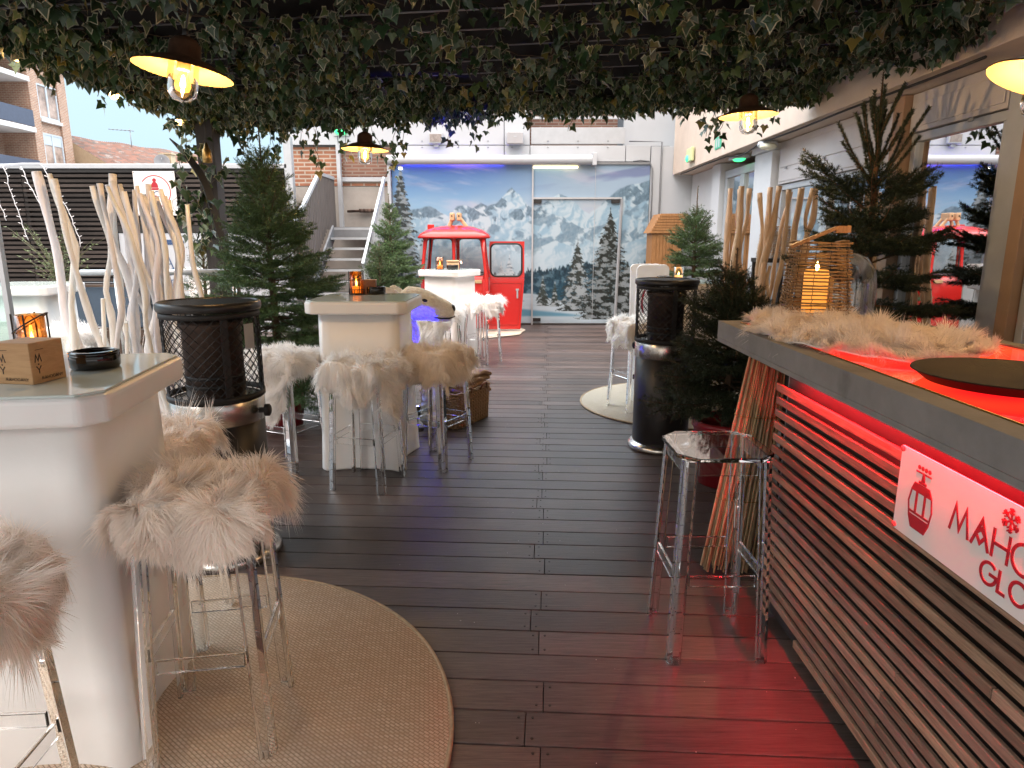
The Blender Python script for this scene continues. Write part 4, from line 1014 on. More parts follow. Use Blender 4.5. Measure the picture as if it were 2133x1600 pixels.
ST_ = [  # x, y, rz, stool label, fur label, fur options
    (-.885, 1.81, 9, 'clear acrylic stool with a shaggy fur on the round beige rug, nearest the centre', 'shaggy warm lit fur on the stool at the right side of the nearest table', dict(seed=21, ax=(.28, .28), n=40000, Lh=.054, w=.0025, mat=m_fur_warm, lob=.10)),
    (-1.30, 2.33, 6, 'clear acrylic stool behind the nearest table, beside the left patio heater', 'fur mostly hidden behind the nearest table, beside the left patio heater', dict(seed=23, ax=(.26, .26), n=14000, Lh=.055, mat=m_fur_warm)),
    (-1.24, 1.27, 4, 'clear acrylic stool cut by the left edge in front of the nearest table', 'fur cut by the left edge on the stool in front of the nearest table', dict(seed=25, ax=(.29, .30), n=36000, Lh=.058, w=.0021, mat=m_fur_warm)),
    (-1.44, 4.19, -24, 'clear acrylic stool left of the middle table, beside the left patio heater', 'long white fur hanging low on the stool left of the middle table', dict(seed=27, ax=(.25, .44), shift=(.03, -.09), n=20000, Lh=.045, w=.0032, lob=.09)),
    (-.885, 3.93, -13, 'clear acrylic stool in front of the middle table', 'white fur with a long hanging flap on the stool in front of the middle table', dict(seed=30, ax=(.37, .30), shift=(.05, -.05), n=20000, Lh=.045, w=.0032, lob=.17)),
    (-.50, 4.33, -30, 'clear acrylic stool right of the middle table, in front of the wicker basket', 'thick cream fur on the stool right of the middle table', dict(seed=33, ax=(.33, .33), shift=(.03, -.05), n=20000, Lh=.046, w=.0032, lob=.07, mat=m_fur_cream)),
    (-.74, 7.05, -20, 'clear acrylic stool behind the bear head, in front of the gondola table', 'white fur hanging low behind the nose of the bear', dict(seed=36, ax=(.27, .46), shift=(0, -.10), n=13000, Lh=.05, w=.0038)),
    (-.36, 8.12, -32, 'clear acrylic stool right of the gondola table', 'white fur on the stool right of the gondola table, before the red door', dict(seed=39, ax=(.34, .36), n=12000, Lh=.046, w=.0038)),
    (1.08, 5.80, 25, 'clear acrylic stool on the pale rug, left of the right patio heater', 'white fur on the stool left of the right patio heater', dict(seed=42, ax=(.30, .36), shift=(-.04, -.04), n=14000, Lh=.048, w=.0034)),
    (-3.55, 5.25, 10, 'clear acrylic stool beside the wooden planter at the left', 'white fur on the stool beside the wooden planter', dict(seed=45, ax=(.36, .33), n=7000, Lh=.06, w=.003)),
]
for x, y, rz, l1, l2, kw in ST_:
    z_ = .0115 if (x + 1.2) ** 2 + (y - 1.72) ** 2 < 1.0 or (x - 1.52) ** 2 + (y - 5.98) ** 2 < .8 else 0
    dup(bare, (x, y, z_), R(rz), l1)
    fur('sheepskin', l2, (x, y, SZ + z_), R(rz), **kw)

# ============================================================ things on the tables
def make_lantern(label, loc, s_=1.0, rz=0, group='candle holders on the tables'):
    t = thing('candle_holder', label, 'candle holder', loc, rz, group)
    mb = MB(); r, h = .048 * s_, .145 * s_
    for k in range(14):
        g = 2 * PI * k / 14; mb.beam((r * math.cos(g), r * math.sin(g), 0), (r * math.cos(g), r * math.sin(g), .032 * s_), .003, .003)
    for g in (0, PI / 2, PI, 3 * PI / 2): mb.beam((r * math.cos(g), r * math.sin(g), 0), (r * math.cos(g), r * math.sin(g), h), .004 * s_, .004 * s_)
    for z, dz in ((.003, 0), (.032 * s_, 0), (h * .80, .03 * s_)):
        mb.tube([(r * math.cos(g), r * math.sin(g), z + dz * math.cos(g)) for g in np.linspace(0, 2 * PI, 25)[:-1]], .0024 * s_, 5, 0, True, True, True)
    mb.lathe([(0, 0.001), (r, .001), (r, .004), (0, .004)], 20)
    mb.build('wire_frame', m_matt_black, t)
    mb = MB(); mb.lathe([(.0, .008), (.040 * s_, .008), (.040 * s_, h * .98), (.038 * s_, h * .98)], 24); mb.build('glass', m_amber, t)
    mb = MB(); mb.lathe([(0, .010), (.026 * s_, .010), (.026 * s_, .05 * s_), (0, .05 * s_)], 16); mb.build('candle', m_wax, t)
    mb = MB(); mb.lathe([(0, .053 * s_), (.006 * s_, .062 * s_), (.0045 * s_, .074 * s_), (0, .092 * s_)], 10); mb.build('flame', m_flame, t)
    return t
def make_ashtray(label, loc, s_=1.0):
    t = thing('ashtray', label, 'ashtray', loc, 0, 'black ashtrays on the tables')
    mb = MB(); r = .066 * s_
    mb.lathe([(0, .001), (r * .93, .001), (r, .008), (r, .038 * s_), (r * .97, .044 * s_), (r * .80, .046 * s_), (r * .74, .040 * s_), (r * .70, .014), (0, .012)], 36); mb.build('bowl', m_ceramic, t)
    mb = MB(); mb.lathe([(r * .985, .043 * s_), (r * 1.0, .049 * s_), (r * .80, .052 * s_), (r * .78, .046 * s_)], 36); mb.build('rim', m_ceramic, t)
    return t
ZT = 1.1006
make_lantern('candle holder at the left edge behind the wooden cube on the nearest table', (-1.49, 2.07, ZT), 1.0, .3)
make_lantern('candle holder on the middle table beside a small wooden box', (-1.06, 4.62, ZT), 1.08, .6)
make_lantern('candle holder on the table in front of the gondola', (-.90, 8.50, ZT), 1.05, .2)
t = thing('candle_glass', 'small lit candle in a clear glass on the table behind the right heater', 'candle', (1.46, 5.96, ZT))
mb = MB(); mb.lathe([(0, .004), (.04, .004), (.042, .13), (.040, .13)], 20); mb.build('glass', m_thin, t)
mb = MB(); mb.lathe([(0, .006), (.034, .006), (.034, .06), (0, .06)], 16); mb.build('candle', m_wax, t)
mb = MB(); mb.lathe([(0, .062), (.005, .068), (0, .09)], 8); mb.build('flame', m_flame, t)
make_ashtray('black ashtray beside the wooden cube on the nearest table', (-1.225, 1.945, ZT))
make_ashtray('black ashtray beside the candle holder on the middle table', (-.935, 4.66, ZT), 1.0)
make_ashtray('black ashtray on the table in front of the gondola', (-.74, 8.47, ZT), 1.1)
make_ashtray('black ashtray on the table behind the right patio heater', (1.34, 5.98, ZT), 1.0)

# ---- simple drawn lettering
def circ(cx, cy, r, a0=0, a1=360, n=28, ry=None):
    return [(cx + r * math.cos(R(a0 + (a1 - a0) * k / n)), cy + (ry or r) * math.sin(R(a0 + (a1 - a0) * k / n))) for k in range(n + (0 if a1 - a0 == 360 else 1))]
GL = {
 'M': (1.0, [([(0, 0), (.22, 1), (.5, .16), (.78, 1), (1, 0)], 0)]),
 'A': (.86, [([(0, 0), (.43, 1), (.86, 0)], 0), ([(.20, .46), (.43, .17), (.66, .46), (.43, .68)], 1)]),
 'H': (.70, [([(0, 0), (0, 1)], 0), ([(.7, 0), (.7, 1)], 0), ([(0, .5), (.7, .5)], 0)]),
 'O': (1.0, [(circ(.5, .5, .5), 1)]),
 'G': (.96, [(circ(.5, .5, .5, 42, 360, 26) + [(.55, .5)], 0)]),
 'L': (.48, [([(0, 1), (0, 0), (.48, 0)], 0)]),
 'N': (.78, [([(0, 0), (0, 1), (.78, 0), (.78, 1)], 0)]),
 'Y': (.76, [([(0, 1), (.38, .48), (.76, 1)], 0), ([(.38, .5), (.38, 0)], 0)]),
 'W': (1.1, [([(0, 1), (.27, 0), (.55, .86), (.83, 0), (1.1, 1)], 0)]),
 'I': (.0, [([(0, 0), (0, 1)], 0)]),
 'T': (.62, [([(0, 1), (.62, 1)], 0), ([(.31, 1), (.31, 0)], 0)]),
 'E': (.5, [([(.5, 1), (0, 1), (0, 0), (.5, 0)], 0), ([(0, .5), (.44, .5)], 0)]),
 'R': (.56, [([(0, 0), (0, 1), (.34, 1), (.50, .9), (.54, .74), (.48, .58), (.34, .5), (0, .5)], 0), ([(.28, .5), (.56, 0)], 0)]),
 'C': (.86, [(circ(.5, .5, .5, 45, 315, 22), 0)]),
}
def write(mb, txt, x, y, h, w, gap=.22, z=.002, arc=None):
    e = 0
    for ch in txt:
        if ch == ' ': x += h * .45; continue
        wd, st = GL[ch]
        for pts, cl in st:
            e += 1
            if arc:
                cx, cy, rad_, a0 = arc
                P = []
                for px_, py_ in pts:
                    g = R(a0) + (x + px_ * h) / rad_; rr = rad_ - py_ * h
                    P.append((cx + rr * math.cos(g), cy + rr * math.sin(g)))
            else: P = [(x + a_ * h, y + b_ * h) for a_, b_ in pts]
            mb.stroke(P, w, 0, z + .00012 * (e % 5), bool(cl))
        x += (wd + gap) * h
    return x
# wooden cube with the dark print
t = thing('wooden_cube', 'small wooden cube with dark M and Y letters on the nearest table', 'wooden cube', (-1.283, 1.762, ZT), R(-9))
mb = MB(); mb.box(0, 0, .054, .108, .108, .108); mb.build('block', m_kraft, t, bevel=.0015, seg=1)
for rot in (0, 90):
    mb = MB(); mb.x = Matrix.Rotation(R(rot), 4, 'Z') @ Matrix.Translation((0, -.0541, 0)) @ Matrix.Rotation(R(90), 4, 'X')
    write(mb, 'M', -.040, .056, .020, .0026, 0, .0004); write(mb, 'Y', -.038, .026, .020, .0026, 0, .0004)
    mb.stroke(circ(-.030, .0505, .0014, n=8), .0016, 0, .0004, True)
    mb.stroke([(-.036, .088), (-.010, .089)], .0012, 0, .0004)
    write(mb, 'MAHOGANY', -.026, .009, .0075, .001, .3, .0004)
    mb.build('lettering', m_ink, t)
t = thing('wooden_box', 'small reddish wooden box behind the ashtray on the middle table', 'wooden box', (-.93, 4.695, ZT), R(3)) if False else None
t = thing('wooden_box', 'small reddish wooden box behind the candle holder on the middle table', 'wooden box', (-.985, 4.665, ZT), R(4))
mb = MB(); mb.box(0, 0, .047, .10, .07, .094); mb.build('block', M('reddish_wood', (.20, .075, .03), .5, var=.3, vs=20), t, bevel=.003)
mb = MB(); mb.box(0, 0, .0955, .102, .072, .003); mb.build('lid', m_orange_wood, t)
t = thing('wooden_lid_box', 'small tan round box behind the ashtray on the gondola table', 'wooden box', (-.745, 8.60, ZT))
mb = MB(); mb.lathe([(0, 0), (.075, 0), (.078, .01), (.078, .085), (0, .086)], 24); mb.build('drum', m_light_wood, t)
mb = MB(); mb.lathe([(.0, .086), (.082, .086), (.082, .108), (0, .11)], 24); mb.build('lid', m_light_wood, t)

# ============================================================ patio heaters
def make_heater(label):
    t = thing('patio_heater', label, 'patio heater', (0, 0, 0), 0, 'black round patio heaters')
    mb = MB(); mb.lathe([(0, 0), (.225, 0), (.232, .012), (.228, .035), (.205, .052), (.19, .056), (0, .056)], 40); mb.build('base', m_steel, t)
    mb = MB(); mb.lathe([(.195, .056), (.197, .06), (.197, .66), (.19, .664), (0, .664)], 48); mb.box(0, -.1975, .36, .004, .004, .6); mb.build('body', m_black_metal, t)
    mb = MB(); mb.lathe([(.199, .664), (.202, .668), (.202, .765), (.198, .77), (.18, .775), (0, .775)], 48); mb.build('steel_band', m_steel, t)
    mb = MB(); mb.lathe([(0, .776), (.125, .776), (.125, 1.08), (.135, 1.09), (.135, 1.12), (0, 1.12)], 32); mb.build('burner', m_rust, t)
    mb = MB()
    for z in (.83, .87): mb.lathe([(.124, z - .008), (.1275, z - .008), (.1275, z + .008), (.124, z + .008)], 32)
    mb.build_each('burner_band', m_matt_black, t)
    mb = MB(); r = .203; n = 30
    for s_ in (1, -1):
        for k in range(n):
            pts = [(r * math.cos(2 * PI * k / n + s_ * u * 1.85), r * math.sin(2 * PI * k / n + s_ * u * 1.85), .785 + u * .365) for u in np.linspace(0, 1, 15)]
            mb.tube(pts, .0021, 3, 0, False, False)
    mb.build('mesh_guard', m_matt_black, t)
    mb = MB()
    for z in (.785, 1.148): mb.lathe([(r - .006, z - .012), (r + .005, z - .012), (r + .005, z + .012), (r - .006, z + .012), (r - .006, z - .012)], 48)
    for k in range(4): mb.box((r - .004) * math.cos(k * PI / 2 + .6), (r - .004) * math.sin(k * PI / 2 + .6), .967, .006, .03, .36, k * PI / 2 + .6)
    mb.build('guard_ring', m_matt_black, t)
    mb = MB(); mb.lathe([(.19, 1.165), (.214, 1.165), (.218, 1.175), (.218, 1.195), (.21, 1.203), (.20, 1.203), (.195, 1.195), (.19, 1.165)], 48)
    for k in range(33):
        x = -.188 + k * .01175; w_ = math.sqrt(max(0, .196 ** 2 - x * x)); mb.box(x, 0, 1.192, .005, 2 * w_, .012)
    mb.box(0, 0, 1.182, .38, .012, .008); mb.lathe([(0, 1.160), (.188, 1.160), (.188, 1.166), (0, 1.166)], 40)
    mb.build('top_grill', m_black_metal, t)
    mb = MB(); mb.x = Matrix.Translation((.20, -.06, .715)) @ Matrix.Rotation(R(90), 4, 'Y')
    mb.lathe([(0, 0), (.012, 0), (.012, .022), (.028, .026), (.028, .044), (.020, .050), (0, .050)], 14); mb.x = None; mb.build('knob', m_matt_black, t)
    return t
h1 = make_heater('black patio heater beside the driftwood screen, with a white sticker on its mesh guard')
h1.location = (-1.345, 2.99, 0); h1.rotation_euler.z = R(4)
mb = MB(); g0, g1 = R(-32), R(-16)
mb.loft([[(.2095 * math.cos(g), .2095 * math.sin(g), z) for z in (1.0, 1.11)] for g in np.linspace(g0, g1, 5)], 0, False, False)
st = mb.build('sticker', m_sign_white, h1)
h2 = dup(h1, (1.07, 4.68, 0), R(150), 'black patio heater in front of the round pale rug, beside the potted spruce')
for ch in list(h2.children):
    if ch.name.startswith('sticker'): bpy.data.objects.remove(ch)

# ============================================================ driftwood screens
def driftwood(label, loc, rows, seed, mats, rz=0, a_amp=.052):
    t = thing('driftwood_screen', label, 'driftwood screen', loc, rz); rg = random.Random(seed)
    for (xb, yb, xt, yt, h, r) in rows:
        kk_ = rg.uniform(.2, .85); mb = MB(); g = rg.uniform(.8, 1.1); mb.col = (g, g * rg.uniform(.95, 1), g * rg.uniform(.9, .98))
        kn_ = [(0, 0)] + [(rg.uniform(-1, 1) * a_amp, rg.uniform(-1, 1) * a_amp * .7) for _ in range(rg.randint(4, 6))] + [(0, 0)]
        n = 30; pts = []; rs = []; a1, a2 = rg.uniform(.03, .075), rg.uniform(.008, .022); f1, f2, p1, p2 = rg.uniform(4, 9), rg.uniform(10, 17), rg.uniform(0, 6), rg.uniform(0, 6)
        for k in range(n):
            u = k / (n - 1); e = math.sin(PI * min(u * 1.4, 1)) 
            wx_, wy_ = 0, 0
            for c_ in range(len(kn_) - 1):
                if c_ <= u * (len(kn_) - 1) <= c_ + 1:
                    w_ = u * (len(kn_) - 1) - c_; w_ = w_ * w_ * (3 - 2 * w_); wx_ = kn_[c_][0] + (kn_[c_ + 1][0] - kn_[c_][0]) * w_; wy_ = kn_[c_][1] + (kn_[c_ + 1][1] - kn_[c_][1]) * w_
            pts.append((xb + (xt - xb) * u + wx_ + e * a2 * math.sin(f2 * u + p2), yb + (yt - yb) * u + wy_, .05 + (h - .05) * u))
            rs.append(r * (1.15 - .38 * u + .12 * math.sin(u * 17 + p1) + .08 * math.sin(u * 31 + p2) + (.30 * math.exp(-((u - kk_) / .018) ** 2))))
        mb.tube(pts, rs, 9); mb.build('branch', mats, t)
        if rg.random() < .4:
            mb = MB(); mb.col = (g, g, g * .95); k = rg.randint(6, 10); p_ = Vector(pts[k]); s_ = rg.choice((-1, 1))
            mb.tube([p_, p_ + Vector((s_ * .06, .02, .10)), p_ + Vector((s_ * .09, .02, .30)), p_ + Vector((s_ * .12, .0, .52))], [r * .7, r * .62, r * .55, r * .5], 8); mb.build('branch', mats, t)
    mb = MB(); xs_ = [q[0] for q in rows]; ys_ = [q[1] for q in rows]
    mb.span(min(xs_) - .08, max(xs_) + .08, min(ys_) - .06, max(ys_) + .06, 0, .06); mb.build('base', m_white_panel, t, bevel=.006)
    return t
rg = random.Random(4); rows = []
# bottom x, y, top x, y, height, radius
for xb, xt, h, r in ((-.38, -.60, 1.80, .034), (-.40, -.47, 1.79, .026), (-.34, -.36, 1.80, .030), (-.30, -.20, 1.74, .022), (-.26, -.38, 1.76, .024), (-.20, -.06, 1.75, .024), (-.22, -.12, 1.73, .022),
                     (-.14, -.30, 1.75, .023), (-.10, .02, 1.76, .026), (-.05, .06, 1.70, .021), (-.02, -.14, 1.75, .024), (.03, .12, 1.73, .022), (.07, .00, 1.70, .022), (.06, .16, 1.68, .020), (.10, .24, 1.69, .022),
                     (.13, .20, 1.70, .020), (.17, .33, 1.68, .022), (.20, .28, 1.66, .021), (.22, .42, 1.68, .022), (.25, .36, 1.66, .018), (.28, .46, 1.64, .019), (.30, .22, 1.71, .020), (-.33, .10, 1.72, .022), (.02, .38, 1.66, .020), (.16, -.02, 1.72, .021), (-.12, -.50, 1.70, .020)):
    rows.append((xb * .72 + .10, rg.uniform(-.09, .09), xt * .55 + rg.uniform(-.13, .13), rg.uniform(-.16, .16), h, r * .74))
driftwood('tall whitewashed driftwood screen behind the left patio heater', (-1.95, 3.55, 0), rows, 8, m_drift)
rows = []
for xb, xt, h, r in ((-.40, -.30, 1.94, .034), (-.36, -.24, 1.95, .036), (-.30, -.20, 1.93, .022), (-.26, -.12, 1.94, .026), (-.10, -.22, 1.93, .026), (-.05, .02, 1.94, .030), (-.12, .10, 1.95, .036), (.08, -.02, 1.90, .026), (.12, .18, 1.92, .024), (.16, .30, 1.93, .024), (.24, .34, 1.94, .026), (.28, .44, 1.95, .03), (-.02, .24, 1.90, .020), (.32, .40, 1.93, .024)):
    rows.append((xb, rg.uniform(-.08, .08), xt, rg.uniform(-.10, .10), h, r))
driftwood('orange lit driftwood screen in front of the window, behind the wicker lantern', (2.38, 6.55, 0), rows, 9, wood('orange_lit_driftwood', (.46, .31, .19), (.78, .58, .40), 4, (9, 9, 1.2), .65, .3, True), 0, .03)  # orange lamp light is put into the wood colour of this screen

# ============================================================ rugs
def rug(name, label, loc, r, mat):
    t = thing(name, label, 'rug', loc, 0, 'round rugs')
    mb = MB(); n = 96; mb.lathe([(0, .010), (r - .02, .010), (r - .012, .0)], n); mb.build('pile', mat, t)
    mb = MB(); mb.tube([((r - .012) * math.cos(g), (r - .012) * math.sin(g), .007) for g in np.linspace(0, 2 * PI, n + 1)[:-1]], .0075, 6, 0, True, True, True); mb.build('edging', m_rug_edge, t)
    return t
rug('round_rug', 'large round beige woven rug under the nearest table and stools', (-1.20, 1.72, .001), 1.03, m_rug)
rug('round_rug', 'round pale woven rug under the table behind the right patio heater', (1.52, 5.98, .001), .90, m_rug_pale)
# ============================================================ bar counter
BAR = thing('bar_counter', 'bar counter with grey slab edge, slatted front and red lit glass top', 'bar counter', (0, 0, 0))
YA, YB = -.6, 3.12
mb = MB(); mb.span(.96, 1.035, YA, YB, 1.024, 1.100); mb.span(1.035, 1.78, YB - .075, YB, 1.024, 1.100); mb.span(1.78, 1.84, YA, YB, 1.024, 1.100); mb.span(1.035, 1.78, YA, YB - .075, 1.024, 1.05); mb.span(.961, .965, YA, YB, 1.004, 1.0235)  # last piece: thin front lip added to limit how far the red glow spreads
mb.build('slab', m_concrete, BAR, bevel=.004)
m_redtop, nt_, b_ = newmat('red_lit_glass_top'); setp(b_, rough=.05, spec=.6); b_.inputs['Base Color'].default_value = (.12, .01, .005, 1)
N = nt_.nodes; L = nt_.links; tc = N.new('ShaderNodeTexCoord'); nz = N.new('ShaderNodeTexNoise'); nz.inputs['Scale'].default_value = 2.2; nz.inputs['Detail'].default_value = 2
L.new(tc.outputs['Object'], nz.inputs['Vector']); rp = N.new('ShaderNodeValToRGB'); e = rp.color_ramp.elements
e[0].position = .35; e[0].color = (1, .008, .012, 1); e[1].position = .7; e[1].color = (1, .085, .018, 1)
L.new(nz.outputs['Fac'], rp.inputs['Fac']); L.new(rp.outputs['Color'], b_.inputs['Emission Color']); setp(b_, emis=.75)
mb = MB(); mb.span(1.04, 1.775, YA + .01, YB - .08, 1.052, 1.094); mb.build('lit_glass_top', m_redtop, BAR, bevel=.003)
mb = MB(); mb.span(1.0355, 1.0395, YA, YB - .08, 1.052, 1.103); mb.build('edge_trim', m_gold, BAR)
mb = MB(); rnd = random.Random(17); k = 0; z = .075
while z < .975:
    y1 = 2.46 + rnd.uniform(-.012, .006) - (.0 if z > .12 else .33)
    cuts = [YA, rnd.uniform(.2, 1.6), y1]
    for a_, b2 in zip(cuts[:-1], cuts[1:]):
        g = rnd.uniform(.6, 1.35); mb.col = (g, g * rnd.uniform(.94, 1.02), g * rnd.uniform(.88, 1.0))
        mb.box(.997, (a_ + b2) / 2, z, .013, b2 - a_ - .002, .0285)
    z += .0475
mb.build('front_slats', m_slat, BAR, bevel=.0022, seg=1)
mb = MB(); mb.span(1.030, 1.05, YA, 2.44, .02, 1.0); mb.span(1.05, 1.76, YA, 2.42, .0, 1.0); mb.build('cabinet', m_matt_black, BAR)
mb = MB(); mb.span(1.06, 1.10, 2.43, 2.52, .0, 1.0); mb.span(1.60, 1.66, 2.95, 3.05, 0, 1.006); mb.span(1.30, 1.6, 2.46, 2.5, .2, .9); mb.build('end_frame', m_grey_metal, BAR)
mb = MB(); mb.span(.969, .981, YA, 2.34, 1.0175, 1.0205); mb.build('light_strip', m_led_red, BAR)
mb = MB(); mb.span(.967, .988, YA, 2.46, 1.0207, 1.0235); mb.build('strip_profile', m_grey_metal, BAR)
# sign on the slats
SG = thing('bar_sign', 'white sign with red cable car, snowflake and lettering on the bar slats', 'sign', (0, 0, 0))
mb = MB(); mb.span(.9825, .9865, .42, 1.62, .745, .965); mb.build('panel', m_sign_white, SG, bevel=.001, seg=1)
FR = Matrix(((0, 0, -1, .9824), (-1, 0, 0, 1.62), (0, 1, 0, .745), (0, 0, 0, 1)))   # local x runs towards the viewer, y up, z out of the board
mb = MB(); mb.x = FR
for k in range(4): mb.prism(circ(.080 + .0135 * k, .188, .0056, n=14), 0, .0011)
mb.stroke([(.070, .1765), (.131, .1765)], .0042, 0, .0012)
mb.prism([(.0965, .1742), (.1045, .1742), (.1085, .150), (.0925, .150)], 0, .0013)
hull = [(.062, .128), (.072, .146), (.128, .146), (.140, .128), (.146, .095), (.139, .060), (.126, .035), (.074, .035), (.061, .060), (.054, .095)]
mb.stroke(hull, .0045, 0, .0014, True)
mb.prism([(.0705, .145), (.1295, .145), (.1385, .126), (.0635, .126)], 0, .0016)
mb.prism([(.0855, .1495), (.1145, .1495), (.1145, .156), (.0855, .156)], 0, .0017)
mb.stroke([(.084, .126), (.084, .070)], .0068, 0, .0018); mb.stroke([(.116, .126), (.116, .070)], .0068, 0, .0018)
mb.stroke([(.0575, .0725), (.1425, .0725)], .0055, 0, .0019)
mb.prism([(.0595, .066), (.1405, .066), (.1375, .058), (.1255, .0365), (.0745, .0365), (.0625, .058)], 0, .002)
mb.build('cable_car_emblem', m_sign_red, SG)
mb = MB(); mb.x = FR
xe = write(mb, 'MAHOGANY', .212, .090, .062, .0072, .16, .0012)
write(mb, 'GLO', .325, .028, .046, .0072, .20, .0012)
mb.build('lettering', m_sign_red, SG)
mb = MB(); mb.x = FR; cx_, cy_ = .385, .183
for k in range(6):
    g = R(60 * k + 30); d = (math.cos(g), math.sin(g)); z_ = .0010 + k * .0001
    mb.stroke([(cx_, cy_), (cx_ + d[0] * .026, cy_ + d[1] * .026)], .0042, 0, z_)
    for rr, ll in ((.012, .009), (.019, .008)):
        for s_ in (-1, 1):
            e_ = (math.cos(g + s_ * R(55)), math.sin(g + s_ * R(55))); p_ = (cx_ + d[0] * rr, cy_ + d[1] * rr)
            mb.stroke([p_, (p_[0] + e_[0] * ll, p_[1] + e_[1] * ll)], .0034, 0, z_ + .0007 + (.0002 if s_ > 0 else 0))
mb.build('snowflake_emblem', m_sign_red, SG)
mb = MB(); mb.x = FR
for q in ((.008, .212), (.008, .010), (1.19, .212), (1.19, .010)): mb.lathe([(0, 0), (.007, 0), (.007, .004), (.004, .006), (0, .006)], 12, (q[0], q[1], .0004))
mb.build_each('screw_cap', M('red_cap', (.45, .08, .08), .4), SG)

ft = fur('counter_sheepskin', 'long orange lit sheepskin lying on the bar counter', (1.325, 2.60, 1.1005), R(2), seed=61, ax=(.345, .60), a=(.31, .9), n=56000, Lh=.052, w=.0032, mat=m_fur_warm, cat='sheepskin', group='', top=.014, lob=.06, comb=.3)
t = thing('serving_tray', 'round black serving tray lying on the red lit bar counter', 'tray', (1.31, 1.73, 1.097), 0)
mb = MB(); mb.lathe([(0, .002), (.195, .002), (.225, .026), (.231, .028), (.229, .031), (.222, .030), (.192, .0065), (0, .0055)], 64); mb.build('tray', m_tray, t)
t = thing('menu_box', 'small dark box beside the serving tray at the right edge', 'box', (1.66, 1.99, 1.097))
mb = MB(); mb.box(0, 0, .028, .16, .10, .055); mb.build('box', M('dark_red_box', (.03, .006, .006), .4), t, bevel=.003)
mb = MB(); mb.box(0, 0, .0575, .164, .104, .004); mb.build('lid', m_matt_black, t)

# wicker lantern with LED candle, glass dome behind it
def wicker_lantern(label, loc, rz, s_=1, candle=True):
    t = thing('wicker_lantern', label, 'lantern', loc, rz); rg = random.Random(33); mb = MB()
    for k in range(22):
        z = .012 + k * .0168; u = k / 21; w = (.132 - .026 * max(0, u - .15) / .85)
        for side in range(4):
            mb.x = Matrix.Scale(s_, 4) @ Matrix.Rotation(side * PI / 2, 4, 'Z')
            dz = rg.uniform(-.004, .004)
            mb.tube([(-w - .014 + rg.uniform(-.008, .006), -w + rg.uniform(-.003, .003), z + dz + (side % 2) * .006), (0, -w + rg.uniform(-.004, .004), z + rg.uniform(-.004, .004) + (side % 2) * .006), (w + .014 + rg.uniform(-.006, .008), -w + rg.uniform(-.003, .003), z - dz + (side % 2) * .006)], rg.uniform(.0032, .0048), 6)
    mb.build('sticks', m_wicker, t)
    mb = MB()
    for side in range(4):
        mb.x = Matrix.Scale(s_, 4) @ Matrix.Rotation(side * PI / 2, 4, 'Z')
        for f in (-.94, -.30, .30, .94):
            mb.tube([((.132 - .026 * max(0, u - .15) / .85) * f + .003 * math.sin(u * 60), -(.132 - .026 * max(0, u - .15) / .85) + .004 * math.cos(u * 60), .005 + u * .36) for u in np.linspace(0, 1, 26)], .0018, 4)
    mb.build('binding_wire', m_matt_black, t)
    if candle:
        mb = MB(); mb.lathe([(0, .004), (.052, .004), (.052, .205), (.046, .21), (0, .203)], 24); mb.build('candle', m_wax, t)
        mb = MB(); mb.lathe([(0, .206), (.010, .214), (.009, .224), (0, .248)], 10); mb.build('flame', m_flame, t)
        mb = MB(); mb.x = Matrix.Translation((-.05, -.11, .352)) @ Matrix.Rotation(R(-24), 4, 'Y'); mb.box(0, 0, .0, .20, .05, .014); mb.x = Matrix.Translation((.065, -.10, .385)); mb.box(0, 0, 0, .06, .045, .03); mb.build('wooden_hanger', m_orange_wood, t, bevel=.002)
    mb = MB(); mb.x = Matrix.Scale(s_, 4); mb.tube([(-.09, 0, .35), (-.07, 0, .44), (0, 0, .49), (.07, 0, .44), (.09, 0, .35)], .004, 6); 
    if not candle: mb.build('handle', m_wicker, t)
    return t
wicker_lantern('wicker stick lantern with a tall lit candle at the end of the bar counter', (1.37, 3.06, 1.125), R(-12), .9)
wicker_lantern('wicker stick lantern with a thin loop handle behind the orange lit driftwood', (2.66, 6.95, 1.28), R(20), .85, False)
t = thing('plinth_stool', 'tall dark stand under the second wicker lantern', 'stand', (2.66, 6.95, 0))
mb = MB(); mb.span(-.17, .17, -.17, .17, 1.24, 1.28); mb.build('top', m_dark_wood, t)
mb = MB()
for a_, b2 in ((-.14, -.14), (.14, -.14), (.14, .14), (-.14, .14)): mb.span(a_ - .02, a_ + .02, b2 - .02, b2 + .02, 0, 1.24)
mb.build('frame', m_dark_wood, t)
t = thing('glass_dome', 'clear glass dome behind the wicker lantern', 'glass dome', (1.56, 3.24, 1.06))
mb = MB(); mb.lathe([(.165, .0), (.165, .20), (.152, .27), (.115, .325), (.06, .35), (0, .357)], 36); mb.build('dome', thin_glass('dome_glass', (.96, .97, 1), .16, .02), t)
mb = MB(); mb.lathe([(0, -.03), (.18, -.03), (.18, -.004), (0, -.004)], 32); mb.build('base', m_white_panel, t)
t = thing('side_table', 'white side table behind the bar end carrying the glass dome', 'side table', (1.56, 3.24, 0))
mb = MB(); mb.lathe([(0, 1.0), (.24, 1.0), (.245, 1.01), (.24, 1.028), (0, 1.028)], 32); mb.build('top', m_white_poly, t)
mb = MB(); mb.lathe([(.19, 0), (.19, .02), (.05, .05), (.04, .998), (0, .998)], 24); mb.build('column', m_white_poly, t)

